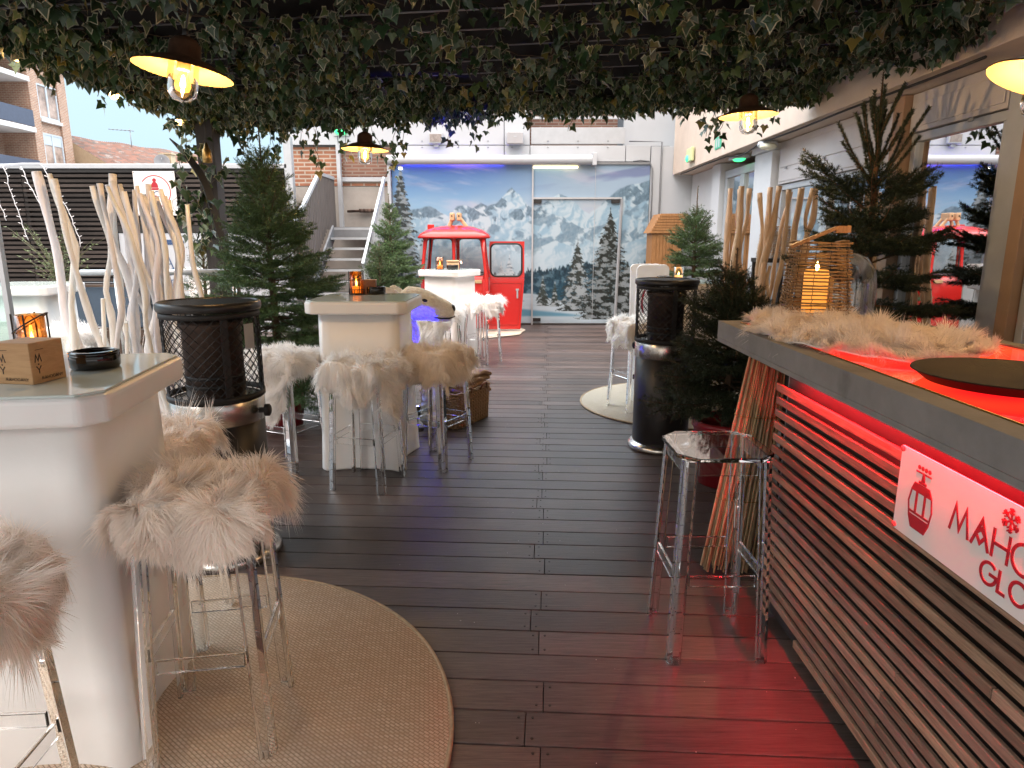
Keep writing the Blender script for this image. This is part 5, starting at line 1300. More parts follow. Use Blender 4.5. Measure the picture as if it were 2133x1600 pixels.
# bundle of reeds and bamboo pole at the bar end
RE = thing('reed_bundle', 'rolled bundle of dry reed canes leaning at the end of the bar', 'reed bundle', (.0, 0, 0))
mb = MB(); rg = random.Random(12)
for k in range(120):
    g = rg.uniform(0, 2 * PI); rr = math.sqrt(rg.random()); tx, ty = 1.115 + .085 * rr * math.cos(g), 2.86 + .05 * rr * math.sin(g)
    bx, by = .985 + .130 * rr * math.cos(g) + rg.uniform(-.01, .01), 2.80 + .075 * rr * math.sin(g)
    c = rg.uniform(.7, 1.2); mb.col = (c, c * rg.uniform(.92, 1), c * rg.uniform(.8, .95))
    h = rg.uniform(.0, .05); mb.tube([(bx, by, .004 + h), ((bx + tx) / 2 + rg.uniform(-.006, .006), (by + ty) / 2, .5), (tx, ty, rg.uniform(.96, 1.0))], rg.uniform(.0035, .0060), 5)
mb.build('canes', m_reed, RE)
mb = MB()
for z in (.35, .72):
    u = z; cx, cy, rr = .985 + .13 * u, 2.80 + .06 * u, .136 - .045 * u
    mb.tube([(cx + rr * math.cos(g), cy + rr * .62 * math.sin(g), z) for g in np.linspace(0, 2 * PI, 25)[:-1]], .002, 5, 0, True, True, True)
mb.build('tie_wire', m_gold, RE)
BP = MB(); BP.tube([(1.21, 2.80, .0), (1.20, 2.80, .3), (1.20, 2.80, .305), (1.195, 2.80, .7), (1.195, 2.8, .705), (1.19, 2.80, 1.005)], [.03, .029, .032, .029, .032, .028], 14)
tag(BP.build('bamboo_pole', m_reed), 'thick bamboo pole standing beside the reed bundle under the counter', 'bamboo pole')

# ============================================================ spruces
def make_spruce(name, label, loc, H, rad, z0, seed, mat=None, bark=None, dens=230, nl=.019, nw=.0030, nwh=13, top_up=60, leader=.28, droop=0, cat='spruce', pot=None, sub=1.0, powr=.85, nbr=(5, 7), tipl=.09, bare=9):
    rg = random.Random(seed); rn = np.random.default_rng(seed); mat = mat or m_needle; bark = bark or m_bark
    t = thing(name, label, cat, loc)
    segs = []; tb = MB()
    tilt = (rg.uniform(-.03, .03), rg.uniform(-.03, .03))
    def trunk(z): return Vector((tilt[0] * z, tilt[1] * z, z))
    tb.tube([trunk(z) for z in np.linspace(.02, H, 9)], [max(.004, (.020 + .012 * H) * (1 - (z / H) * .93)) for z in np.linspace(.02, H, 9)], 8)
    segs.append((trunk(H - leader), trunk(H), .9))
    def twig(p, d, L, lift, shade, level):
        n = 3 if level == 0 else 2; pts = [p.copy()]; q = p.copy(); d = d.normalized()
        for k in range(n):
            q = q + d * (L / n); pts.append(q.copy())
            d = (d + Vector((rg.gauss(0, .06), rg.gauss(0, .06), lift))).normalized()
        for a_, b_ in zip(pts[:-1], pts[1:]): segs.append((a_, b_, shade))
        return pts, d
    for w in range(nwh):
        u = w / (nwh - 1); z = z0 + (H - leader - z0) * u ** .92
        Lb = rad * (1 - u) ** powr + tipl * (1 if u > .6 else .6) + .05 * rg.random()
        el = R(-14 - droop + (top_up + 14 + droop) * u ** 1.25)
        nb = rg.randint(*nbr); ph = rg.uniform(0, 6.28)
        for b in range(nb):
            az = ph + 2 * PI * b / nb + rg.uniform(-.25, .25); L_ = Lb * rg.uniform(.72, 1.18); e_ = el + R(rg.uniform(-9, 9))
            d = Vector((math.cos(az) * math.cos(e_), math.sin(az) * math.cos(e_), math.sin(e_)))
            p = trunk(z + rg.uniform(-.03, .03))
            pts, de = twig(p, d, L_, .10, rg.uniform(.7, 1.05), 0)
            tb.tube(pts, [.005 + .004 * (1 - u), .004, .003, .0015], 5)
            side = d.cross(Vector((0, 0, 1)))
            if side.length < .1: side = Vector((1, 0, 0))
            side.normalize()
            if u > bare:
                for a_, b_ in zip(pts[:-1], pts[1:]): segs.extend([(a_, b_, .9)] * 4)
                continue
            m = max(3, int(L_ / .042 * sub))
            for k in range(m):
                v = .18 + .78 * k / m; f = v * 3; i = min(2, int(f)); q = pts[i].lerp(pts[i + 1], f - i)
                l2 = min(.30, (L_ * (1 - v) * .62 + .035)) * rg.uniform(.75, 1.2)
                for s_ in (-1, 1):
                    if rg.random() < .10: continue
                    dd = (d * .75 + side * s_ * .72 + Vector((0, 0, rg.uniform(-.22, .16)))).normalized()
                    p2, _ = twig(q, dd, l2, .03, rg.uniform(.65, 1.15), 1)
                    if l2 > .13:
                        for s2 in (-1, 1):
                            for vv in (.35, .62):
                                q3 = p2[0].lerp(p2[-1], vv); twig(q3, (dd + side * s2 * .5 + d * .3 * -s2 * s_ + Vector((0, 0, rg.uniform(-.2, .2)))).normalized(), l2 * .42, .02, rg.uniform(.7, 1.2), 1)
    P0 = np.array([s[0] for s in segs]); P1 = np.array([s[1] for s in segs]); sh = np.array([s[2] for s in segs])
    Ls = np.linalg.norm(P1 - P0, axis=1); cnt = np.maximum(3, (Ls * dens).astype(int)); idx = np.repeat(np.arange(len(segs)), cnt); n = len(idx)
    d = ((P1 - P0) / np.maximum(Ls, 1e-6)[:, None])[idx]; u = rn.random(n); base = P0[idx] + (P1 - P0)[idx] * u[:, None]
    rv = rn.normal(0, 1, (n, 3)); rv -= d * (rv * d).sum(1)[:, None]; rv /= np.maximum(np.linalg.norm(rv, axis=1), 1e-6)[:, None]
    rv[:, 2] += .15; nd = d * .62 + rv * .78; nd /= np.linalg.norm(nd, axis=1)[:, None]
    ln = nl * rn.uniform(.7, 1.2, n); sd = np.cross(nd, rn.normal(0, 1, (n, 3))); sd /= np.maximum(np.linalg.norm(sd, axis=1), 1e-6)[:, None]
    V = np.stack([base + sd * nw / 2, base - sd * nw / 2, base + nd * ln[:, None]], 1).reshape(-1, 3)
    g = (sh[idx] * rn.uniform(.7, 1.35, n))[:, None]; warm = rn.uniform(.85, 1.25, n)[:, None]
    C = np.repeat(np.concatenate([g * warm, g, g * .9], 1), 3, 0)
    nmesh('needles', V, np.arange(3 * n).reshape(-1, 3), mat, t, C)
    tw = tb.build('trunk', bark, t)
    if pot == 'red':
        mb = MB(); mb.lathe([(0, .0), (.145, 0), (.19, .36), (.20, .36), (.20, .40), (.185, .40), (.175, .33), (0, .33)], 32); mb.build('pot', m_red_pot, t)
    elif pot == 'box':
        mb = MB(); mb.box(0, 0, .4, .42, .42, .8); mb.box(0, 0, .82, .46, .46, .04); mb.build('planter_box', m_light_wood, t, bevel=.004)
    return t
make_spruce('spruce', 'large bushy spruce left of the stairs, behind the left patio heater', (-1.84, 5.25, .001), 2.30, .68, .42, 3, None, None, 300, .024, .0040, 21, 62, .30, 6, pot='red', nbr=(7, 9))
make_spruce('spruce', 'mid green spruce with dense tip leaning before the mural, right of the stairs', (-1.68, 9.7, .001), 2.08, .55, .3, 4, None, None, 200, .028, .0062, 18, 60, .22, pot='red')
make_spruce('spruce', 'small fresh green spruce in front of the stair foot', (-1.70, 8.7, .001), 1.42, .40, .25, 5, m_needle_light, None, 210, .028, .0058, 13, 60, .16, pot='red')
make_spruce('spruce', 'small spruce in a red pot behind the left driftwood screen', (-3.15, 6.9, .001), 1.55, .42, .42, 6, m_needle_light, None, 170, .022, .0042, 10, 60, .2, pot='red')
make_spruce('spruce', 'sparse upright spruce growing from a wooden box before the white wall', (2.02, 7.55, .001), 2.02, .44, .85, 7, m_needle, None, 230, .026, .0052, 12, 62, .34, pot='box', sub=.9, nbr=(6, 8))
make_spruce('spruce', 'tall dark spruce with bare upright leaders in front of the window', (2.52, 4.75, .001), 2.56, .48, .62, 8, m_needle_dark, m_bark_red, 420, .025, .0046, 10, 74, .46, 2, pot='red', sub=.9, powr=.5, nbr=(6, 8), tipl=.30, bare=.72)
make_spruce('spruce', 'small dark spruce in a red pot beside the right patio heater', (1.30, 3.95, .001), 1.42, .43, .52, 9, m_needle_dark, None, 330, .023, .0036, 14, 64, .22, -2, pot='red', nbr=(7, 9))

# ============================================================ ski, bear, blue spot, basket
t = thing('ski', 'old dark wooden ski leaning against the pergola post', 'ski', (0, 0, 0))
mb = MB(); pts = []
for k in range(40):
    u = k / 39; z = .02 + 2.28 * u; x = -2.19 - .50 * u; tipc = max(0, (u - .80) / .20); x -= .20 * tipc ** 2; y = 5.88 + .10 * u
    pts.append((x, y, z, .036 * (1 - .10 * math.sin(u * PI)) * (1 if u < .9 else max(.08, 1 - ((u - .9) / .1) ** 2)), .012))
rings = []
for i, (x, y, z, w, h) in enumerate(pts):
    a_, b_ = pts[max(i - 1, 0)], pts[min(i + 1, 39)]; d = Vector((b_[0] - a_[0], b_[1] - a_[1], b_[2] - a_[2])).normalized(); n_ = Vector((0, .35, 1)).cross(d).normalized() if False else Vector((d.z, 0, -d.x)).normalized(); wv = d.cross(n_).normalized()
    wv = (wv * .75 + n_ * .55).normalized(); n_ = d.cross(wv).normalized(); c = Vector((x, y, z))
    rings.append([c + wv * w + n_ * h * .5, c + wv * w - n_ * h * .5, c - wv * w - n_ * h * .5, c - wv * w + n_ * h * .5])
mb.loft(rings, 0, False); mb.build('blade', M('old_ski_wood', (.009, .008, .0085), .65, var=.3, vs=6), t, bevel=.002)
mb = MB(); mb.box(-2.415, 5.915, 1.02, .07, .05, .14, 0); mb.build('binding', m_rust, t, bevel=.004)

BE = thing('bear_statue', 'cream polar bear statue sitting behind the middle table, chin lit blue', 'bear statue', (-1.09, 5.30, 0)); BE.scale = (1.06, 1.06, 1.02)
mb = MB()
def ring(c, rx, ry, ax): # ring in the plane normal to ax
    ax = Vector(ax).normalized(); s_ = Vector((0, 1, 0)); up = s_.cross(ax).normalized() * -1
    return [Vector(c) + s_ * (ry * math.cos(g)) + up * (rx * math.sin(g)) for g in np.linspace(0, 2 * PI, 25)[:-1]]
prof = [((.0, 0, .02), .24, .27, (0, 0, 1)), ((-.02, 0, .14), .27, .31, (0, 0, 1)), ((-.01, 0, .32), .25, .29, (.05, 0, 1)), ((.06, 0, .48), .20, .24, (.22, 0, 1)), ((.125, 0, .62), .175, .19, (.30, 0, 1)), ((.185, 0, .755), .165, .165, (.35, 0, 1)),
        ((.225, 0, .875), .145, .145, (.75, 0, .75)), ((.275, 0, .955), .136, .142, (1, 0, .12)), ((.335, 0, .952), .128, .130, (1, 0, -.10)), ((.395, 0, .940), .114, .110, (1, 0, -.20)), ((.44, 0, .924), .103, .094, (1, 0, -.24)), ((.50, 0, .905), .090, .078, (1, 0, -.2)), ((.55, 0, .892), .080, .068, (1, 0, -.18)), ((.582, 0, .884), .064, .055, (1, 0, -.18)), ((.598, 0, .880), .028, .028, (1, 0, -.18))]
mb.loft([ring(*p_) for p_ in prof])
for s_ in (-1, 1):
    mb.tube([(.0, .15 * s_, .48), (.10, .17 * s_, .30), (.12, .17 * s_, .10), (.16, .17 * s_, .04), (.24, .17 * s_, .035)], [.10, .085, .07, .07, .05], 12)
    mb.tube([(-.16, .20 * s_, .20), (.0, .26 * s_, .15), (.08, .27 * s_, .07), (.16, .27 * s_, .045)], [.17, .15, .09, .06], 12)
    mb.loft([[Vector((.170 + r_ * .8 * math.cos(g) - e * .05, (.108 + e * .030) * s_, 1.032 + e * .030 + r_ * math.sin(g))) for g in np.linspace(0, 2 * PI, 13)[:-1]] for e, r_ in ((-1, .045), (0, .046), (.8, .040), (1.2, .020))])
    mb.ball((.372, .086 * s_, .990), .030, 10, 0, (1.3, .7, .6))
body = mb.build('body', m_bear, BE)
rm = body.modifiers.new('remesh', 'REMESH'); rm.mode = 'VOXEL'; rm.voxel_size = .011; rm.use_smooth_shade = True
sm = body.modifiers.new('smooth', 'SMOOTH'); sm.factor = .5; sm.iterations = 6
for s_ in (-1, 1):
    mb = MB(); mb.ball((.388, .098 * s_, .986), .020, 12, 0, (1.35, .6, .75)); mb.build('eye', m_nose, BE)
mb = MB(); mb.ball((.580, 0, .918), .040, 14, 0, (.75, 1.0, .85)); mb.build('nose', m_nose, BE)
mb = MB()
for s_ in (-1, 1): mb.tube([(.602, .016 * s_, .856), (.565, .054 * s_, .846), (.51, .074 * s_, .848), (.455, .088 * s_, .860)], [.004, .007, .007, .003], 6)
mb.build('mouth_line', m_nose, BE)
t = thing('floor_spotlight', 'small blue floor spotlight shining up under the bear', 'spotlight', (-.745, 5.10, 0))
mb = MB(); mb.lathe([(0, 0), (.05, 0), (.05, .01), (.012, .014), (.012, .12), (0, .12)], 16); mb.build('stand', m_matt_black, t)
mb = MB(); mb.x = Matrix.Translation((0, 0, .16)) @ Matrix.Rotation(R(-6), 4, 'X'); mb.lathe([(0, -.05), (.022, -.05), (.032, .03), (.030, .035), (.028, .028), (0, .02)], 18); mb.build('head', m_matt_black, t)
mb = MB(); mb.x = Matrix.Translation((0, 0, .16)) @ Matrix.Rotation(R(-6), 4, 'X'); mb.lathe([(.0, .030), (.026, .030)], 18); mb.build('lens', m_led_blue, t)

BK = thing('wicker_basket', 'square wicker basket with folded blankets beside the fur stool', 'basket', (-.46, 5.38, 0), R(62))
mb = MB(); rg = random.Random(2)
def rr_path(w, d, r, n):
    pts = []; per = [(w / 2 - r, -d / 2 + r, -90), (w / 2 - r, d / 2 - r, 0), (-w / 2 + r, d / 2 - r, 90), (-w / 2 + r, -d / 2 + r, 180)]
    for i, (cx, cy, a0) in enumerate(per):
        for k in range(6): g = R(a0 + 90 * k / 5); pts.append((cx + r * math.cos(g), cy + r * math.sin(g)))
    P = []; pts.append(pts[0]); Ls = [math.dist(a_, b_) for a_, b_ in zip(pts[:-1], pts[1:])]; T = sum(Ls)
    for k in range(n):
        s_ = T * k / n; i = 0
        while s_ > Ls[i]: s_ -= Ls[i]; i += 1
        u = s_ / Ls[i]; a_, b_ = pts[i], pts[i + 1]; nx, ny = (b_[1] - a_[1]), -(b_[0] - a_[0]); l_ = math.hypot(nx, ny) or 1
        P.append((a_[0] + (b_[0] - a_[0]) * u, a_[1] + (b_[1] - a_[1]) * u, nx / l_, ny / l_))
    return P
for row in range(19):
    z = .012 + row * .0142; s_ = 1 + .06 * row / 19; P = rr_path(.50 * s_, .34 * s_, .05, 132)
    mb.tube([(x + nx * .006 * math.sin(k * PI / 1.5 + row * PI), y + ny * .006 * math.sin(k * PI / 1.5 + row * PI), z + rg.uniform(-.0008, .0008)) for k, (x, y, nx, ny) in enumerate(P)], .0066, 5, 0, True, True, True)
mb.build('weave', m_wicker, BK)
mb = MB()
for x, y, nx, ny in rr_path(.515, .355, .05, 44): mb.tube([(x * .985, y * .985, .004), (x * 1.03, y * 1.03, .285)], .005, 5)
P = rr_path(.535, .365, .05, 90)
for q in (0, 1): mb.tube([(x + nx * .006 * math.sin(k * .7 + q * PI), y + ny * .006 * math.sin(k * .7 + q * PI), .283 + .006 * math.cos(k * .7 + q * PI)) for k, (x, y, nx, ny) in enumerate(P)], .0085, 6, 0, True, True, True)
mb.span(-.23, .23, -.15, .15, .004, .012)
mb.build('frame_and_rim', m_wicker, BK)
mb = MB()
for x in (-.12, .12):
    mb.tube([(x - .05, -.19, .27), (x - .04, -.205, .31), (x, -.21, .325), (x + .04, -.205, .31), (x + .05, -.19, .27)], .008, 6)
mb.build_each('handle', m_leather, BK)
def blanket(name, label, loc, rz, sx, sy, h, mat, seed, layers=4):
    t = thing(name, label, 'blanket', loc, rz); rg = random.Random(seed); 
    for k in range(layers):
        mb = MB(); n = 22; z0 = h * k / layers; th = h / layers; V = []; rings = []
        for i in range(n + 1):
            u = -1 + 2 * i / n; x = u * sx / 2; bend = -.05 * max(0, abs(u) - .55) ** 1.2; r = []
            for g in np.linspace(0, 2 * PI, 19)[:-1]:
                yy = math.copysign(abs(math.cos(g)) ** .45, math.cos(g)) * sy / 2 * (1 + .03 * math.sin(u * 4 + k)); zz = math.copysign(abs(math.sin(g)) ** .8, math.sin(g)) * th * .55
                r.append((x, yy + .01 * math.sin(u * 5 + k * 2), z0 + th / 2 + zz + bend + .008 * math.sin(u * 7 + yy * 22 + k * 1.7)))
            rings.append(r)
        mb.loft(rings); mb.build('fold', mat, t)
    return t
blanket('folded_blanket', 'folded tan blankets piled in the wicker basket', (-.40, 5.44, .235), R(58), .42, .26, .17, m_blanket, 3)
blanket('folded_blanket', 'grey knitted blanket hanging at the left of the basket', (-.615, 5.20, .08), R(80), .26, .15, .26, m_knit, 4, 3)

# ============================================================ gondola
GO = thing('gondola', 'old red gondola cabin with an open door in front of the mural', 'gondola cabin', (-.90, 11.0, 0), R(0))
def sq(w, d, r, z, n=6):
    pts = []
    for cx, cy, a0 in ((w - r, -d + r, -90), (w - r, d - r, 0), (-w + r, d - r, 90), (-w + r, -d + r, 180)):
        for k in range(n): g = R(a0 + 90 * k / (n - 1)); pts.append((cx + r * math.cos(g), cy + r * math.sin(g), z))
    return pts
mb = MB(); mb.loft([sq(.44, .40, .10, .06), sq(.50, .45, .12, .20), sq(.535, .47, .13, .60), sq(.535, .47, .13, .86), sq(.52, .455, .12, .88)], 0, True)
mb.build('body', m_red, GO)
def lerp_pt(a_, b_, u): return tuple(p_ + (q_ - p_) * u for p_, q_ in zip(a_, b_))
for (x, y) in ((-1, -1), (1, -1), (1, 1), (-1, 1), (0, -1), (0, 1)):
    mb = MB(); b0 = (x * .50, y * .435, .86); b1 = (x * .43, y * .365, 1.50); m_ = lerp_pt(b0, b1, .5)
    mb.tube([b0, lerp_pt(b0, b1, .12), m_, lerp_pt(b0, b1, .88), b1], [.055, .030, .026, .034, .075], 10); mb.build('window_post', m_red, GO)
for (x0, y0, x1, y1) in ((-1, -1, 0, -1), (0, -1, 1, -1), (-1, 1, 0, 1), (0, 1, 1, 1), (-1, -1, -1, 1)):
    mb = MB()
    A, B, C, D = (x0 * .505, y0 * .44, .875), (x1 * .505, y1 * .44, .875), (x1 * .435, y1 * .37, 1.475), (x0 * .435, y0 * .37, 1.475)
    mb.add([A, B, C, D], [(0, 1, 2, 3)]); w_ = mb.build('window', m_thin, GO)
    mb = MB(); ctr_ = [sum(q[i] for q in (A, B, C, D)) / 4 for i in range(3)]
    loop = []
    for P_, Q_, S_ in ((D, A, B), (A, B, C), (B, C, D), (C, D, A)):
        for k in range(5):
            u = k / 4; a_ = lerp_pt(Q_, P_, .16); b_ = lerp_pt(Q_, S_, .16); q0 = lerp_pt(a_, Q_, u); q1 = lerp_pt(Q_, b_, u); loop.append(lerp_pt(lerp_pt(q0, q1, u), ctr_, .075))
    mb.tube(loop, .011, 6, 0, True, True, True); mb.build('gasket', m_rubber, w_)
mb = MB(); rings = []
for w, d, r, z in ((.50, .44, .14, 1.455), (.555, .485, .15, 1.455), (.565, .495, .15, 1.475), (.53, .46, .15, 1.525), (.44, .38, .15, 1.585), (.30, .26, .14, 1.632), (.14, .12, .08, 1.655), (.02, .02, .015, 1.66)): rings.append(sq(w, d, r, z))
mb.loft(rings); 
mb.build('roof', m_red, GO)
mb = MB()
for s_ in (-1, 1):
    mb.beam((-.20 + .10, s_ * .07 - .0, 1.64), (-.03, s_ * .07, 1.80), .035, .05); mb.beam((.19, s_ * .07, 1.62), (.05, s_ * .07, 1.80), .035, .05)
for x in (-.045, .065): mb.box(x, -.02, 1.79, .07, .24, .12)
mb.build('wooden_hanger', m_light_wood, GO, bevel=.015)
mb = MB()
for x in (-.045, .065): mb.x = Matrix.Translation((x, -.141, 1.80)) @ Matrix.Rotation(R(90), 4, 'X'); mb.lathe([(0, 0), (.012, 0), (.012, .006), (0, .006)], 10)
mb.build_each('hanger_bolt', m_matt_black, GO)
mb = MB(); mb.box(-.44, .40, 1.60, .11, .05, .16); mb.build('rear_lug', m_red, GO, bevel=.008)
mb = MB(); mb.span(-.46, .46, .05, .38, .42, .46); mb.build('bench', m_light_wood, GO, bevel=.006)
mb = MB(); mb.box(.36, -.482, .80, .14, .02, .05); mb.build('wood_block', m_light_wood, GO, bevel=.004)
mb = MB(); mb.span(.44, .52, -.482, -.462, .20, .84); mb.build('side_panel', m_red, GO, bevel=.003)
mb = MB(); mb.tube([(.50, -.47, .10), (.515, -.485, .5), (.50, -.47, .86), (.47, -.44, 1.2), (.455, -.42, 1.46)], [.024, .026, .03, .022, .03], 10)
for z in (.18, .62): mb.lathe([(.0, -.03), (.032, -.03), (.032, .03), (0, .03)], 12, (.515, -.48, z))
mb.build('door_post', m_red, GO)
# open door leaf
DR = MB(); dx0, dx1, dy = .535, 1.085, -.24
mb = MB(); th = .018
wl = [(dx0 + .0, .03), (dx1 - .05, .03), (dx1, .86), (dx1 + .02, 1.40), (dx0 + .02, 1.415)]
hole = []
for cx, cy, a0 in ((dx1 - .115, .955, -90), (dx1 - .115, 1.29, 0), (dx0 + .115, 1.29, 90), (dx0 + .115, .955, 180)):
    for k in range(6): g = R(a0 + 90 * k / 5); hole.append((cx + .085 * math.cos(g), cy + .085 * math.sin(g)))
H_ = len(hole)
def outer_pt(px_, pz_):
    cx, cz = (dx0 + dx1) / 2, 1.12; ddx, ddz = px_ - cx, pz_ - cz; best = 9
    lim = ((dx1 + .01 - cx) / ddx if ddx > 1e-6 else ((dx0 + .01 - cx) / ddx if ddx < -1e-6 else 9), (1.405 - cz) / ddz if ddz > 1e-6 else ((.84 - cz) / ddz if ddz < -1e-6 else 9))
    k = min(lim); return (cx + ddx * k, cz + ddz * k)
O_ = [outer_pt(*q) for q in hole]
vs = [(x, dy - th, z) for x, z in hole] + [(x, dy - th, z) for x, z in O_] + [(x, dy + th, z) for x, z in hole] + [(x, dy + th, z) for x, z in O_]
fs = []
for i in range(H_):
    j = (i + 1) % H_
    fs += [(i, H_ + i, H_ + j, j), (2 * H_ + i, 2 * H_ + j, 3 * H_ + j, 3 * H_ + i), (i, j, 2 * H_ + j, 2 * H_ + i), (H_ + i, 3 * H_ + i, 3 * H_ + j, H_ + j)]
mb.add(vs, fs)
cs_ = [(dx0 + .01, 1.405), (dx0 + .01, .84), (dx1 + .01, .84), (dx1 + .01, 1.405)]
mb.add([(dx0 - .005, dy - th, .03), (dx1 - .05, dy - th, .03), (dx1 + .01, dy - th, .838), (dx0 + .01, dy - th, .838), (dx0 - .005, dy + th, .03), (dx1 - .05, dy + th, .03), (dx1 + .01, dy + th, .838), (dx0 + .01, dy + th, .838)], [(0, 1, 2, 3), (7, 6, 5, 4), (0, 4, 5, 1), (1, 5, 6, 2), (3, 2, 6, 7), (0, 3, 7, 4)])
for (a_, b_, c_, d_) in ((dx0 + .005, dx0 + .03, 1.385, 1.405), ): mb.span(dx0 + .01, dx1 + .01, dy - th - .001, dy + th + .001, 1.395, 1.41)
door = mb.build('door', m_red, GO)
mb = MB(); mb.tube([(x, dy - th, z) for x, z in hole], .014, 6, 0, True, True, True); wf = mb.build('window_gasket', m_rubber, door)
mb = MB(); mb.add([(x, dy, z) for x, z in hole], [tuple(range(H_))]); mb.build('pane', m_thin, door)
mb = MB(); mb.box(dx1 - .10, dy - th - .018, .60, .026, .022, .15); mb.box(dx1 - .10, dy - th - .008, .66, .05, .014, .03); mb.build('handle', m_light_metal, door, bevel=.005)
mb = MB()
for (xa, za, xb, zb) in ((dx0 + .03, .76, dx1 - .03, .76), (dx0 + .03, .10, dx1 - .09, .10), (dx0 + .03, .10, dx0 + .03, .76), (dx1 - .09, .10, dx1 - .03, .76)): mb.beam((xa, dy - th - .002, za), (xb, dy - th - .002, zb), .006, .006)
mb.build('panel_seam', M('dark_red_seam', (.30, .012, .01), .4), door)
GP = MB(); n = 60
GP.lathe([(0, .0), (.82, .0), (.83, .012), (.81, .022), (0, .022)], n); 
for i, v_ in enumerate(GP.v): g = math.atan2(v_[1], v_[0]); f = 1 + .03 * math.sin(g * 9); GP.v[i] = (v_[0] * f * 1.12, v_[1] * f * 1.0, v_[2])
tag(GP.build('gondola_plinth', m_plaster, loc=(-.72, 10.85, .001)), 'pale wavy edged round base plate under the red gondola', 'base plate')
GO.location.z = .024

# ============================================================ shed, signs, planters, glass and lights at the left
SH = thing('wooden_shed', 'small tan wooden cabinet with a gabled roof at the right end of the mural', 'cabinet', (2.47, 11.15, 0))
mb = MB(); mb.box(0, 0, .80, .46, .50, 1.60)
for k in range(9): mb.box(-.206 + k * .0515, -.256, .80, .044, .012, 1.58)
for k in range(9): mb.box(-.236, -.206 + k * .0515, .80, .012, .044, 1.58)
mb.build('body', m_orange_wood, SH, bevel=.003)
mb = MB(); mb.add([(-.29, -.30, 1.56), (.29, -.30, 1.62), (.29, .30, 1.62), (-.29, .30, 1.56), (-.13, -.30, 1.86), (.29, -.30, 1.86), (.29, .30, 1.86), (-.13, .30, 1.86)], [(0, 1, 5, 4), (2, 3, 7, 6), (3, 0, 4, 7), (1, 2, 6, 5), (4, 5, 6, 7), (3, 2, 1, 0)])
for k in range(7): mb.beam((-.295 + k * .023, -.305, 1.575 + k * .042), (.295, -.305, 1.575 + k * .042), .012, .034)
mb.build('roof', m_orange_wood, SH, bevel=.004)
SB = thing('sandwich_board', 'white rounded board with a red ring standing behind the right patio heater', 'sign board', (1.36, 6.72, 0), R(6))
mb = MB()
for (a_, y0) in ((4, -.02), (-4, .05)):
    mb.x = Matrix.Translation((0, y0, 0)) @ Matrix.Rotation(R(a_), 4, 'X'); P = [(x, z) for x, z, _ in sq(.16, .60, .05, 0)]; mb.x = mb.x @ Matrix.Translation((0, 0, .63)) @ Matrix.Rotation(R(90), 4, 'X'); mb.prism(P, -.012, .012)
mb.build('board', m_sign_white, SB, bevel=.004)
mb = MB(); mb.x = Matrix.Translation((0, -.02, 0)) @ Matrix.Rotation(R(4), 4, 'X') @ Matrix.Translation((0, 0, .63)) @ Matrix.Rotation(R(90), 4, 'X') @ Matrix.Translation((0, 0, .0121)); mb.stroke(circ(.02, .24, .115, n=40, ry=.19), .02, 0, .002, True); mb.build('red_ring', m_sign_red, SB)
SI = thing('round_logo_sign', 'white square sign with a red ring and knitted hat emblem on the fence', 'sign', (-5.52, 10.80, 2.16))
mb = MB(); mb.box(0, 0, 0, .64, .012, .66); mb.build('panel', m_sign_white, SI)
mb = MB(); mb.x = Matrix.Translation((0, -.0065, 0)) @ Matrix.Rotation(R(90), 4, 'X')
mb.stroke(circ(.0, .03, .235, 212, 502, 60), .014, 0, .002); mb.build('ring', m_sign_red, SI)
mb = MB(); mb.x = Matrix.Translation((0, -.0065, 0)) @ Matrix.Rotation(R(90), 4, 'X')
for cy_ in (.085, -.17):
    mb = MB(); mb.x = Matrix.Translation((0, -.0065, 0)) @ Matrix.Rotation(R(90), 4, 'X')
    mb.prism(circ(0, cy_ + .112, .030, n=18), 0, .002)
    mb.prism([(-.055, cy_), (.055, cy_)] + [(p_[0], p_[1]) for p_ in circ(0, cy_ + .01, .055, 0, 180, 14, .08)], 0, .0024)
    mb.prism([(-.062, cy_ - .035), (.062, cy_ - .035), (.062, cy_ - .006), (-.062, cy_ - .006)], 0, .0024)
    mb.build('hat_emblem', m_sign_red, SI)
mb = MB(); mb.x = Matrix.Translation((0, -.0065, 0)) @ Matrix.Rotation(R(90), 4, 'X'); write(mb, 'C', -.02, -.055, .085, .012, 0, .002); mb.build('letter', m_navy, SI)
mb = MB(); mb.x = Matrix.Translation((0, -.0065, 0)) @ Matrix.Rotation(R(90), 4, 'X')
def arc_text(mb, txt, cx, cy, rad_, a0, h, w, gap):
    x = 0
    for ch in txt:
        if ch == ' ': x += h * .6; continue
        wd, st = GL[ch]
        for pts, cl in st:
            P = []
            for px_, py_ in pts:
                g = R(a0) + (x + px_ * h) / rad_; rr = rad_ - py_ * h; P.append((cx + rr * math.cos(g), cy + rr * math.sin(g)))
            mb.stroke(P, w, 0, .002 + .0001 * (len(mb.v) % 5), bool(cl))
        x += (wd + gap) * h
arc_text(mb, 'MY WINTER', 0, .03, .292, 206, .045, .010, .3); mb.build('lettering', m_sign_red, SI)
mb = MB()
for q in (-.30, .30):
    for z_ in (-.31, .31): mb.box(q, -.008, z_, .014, .006, .014)
mb.build_each('screw', m_grey_metal, SI)
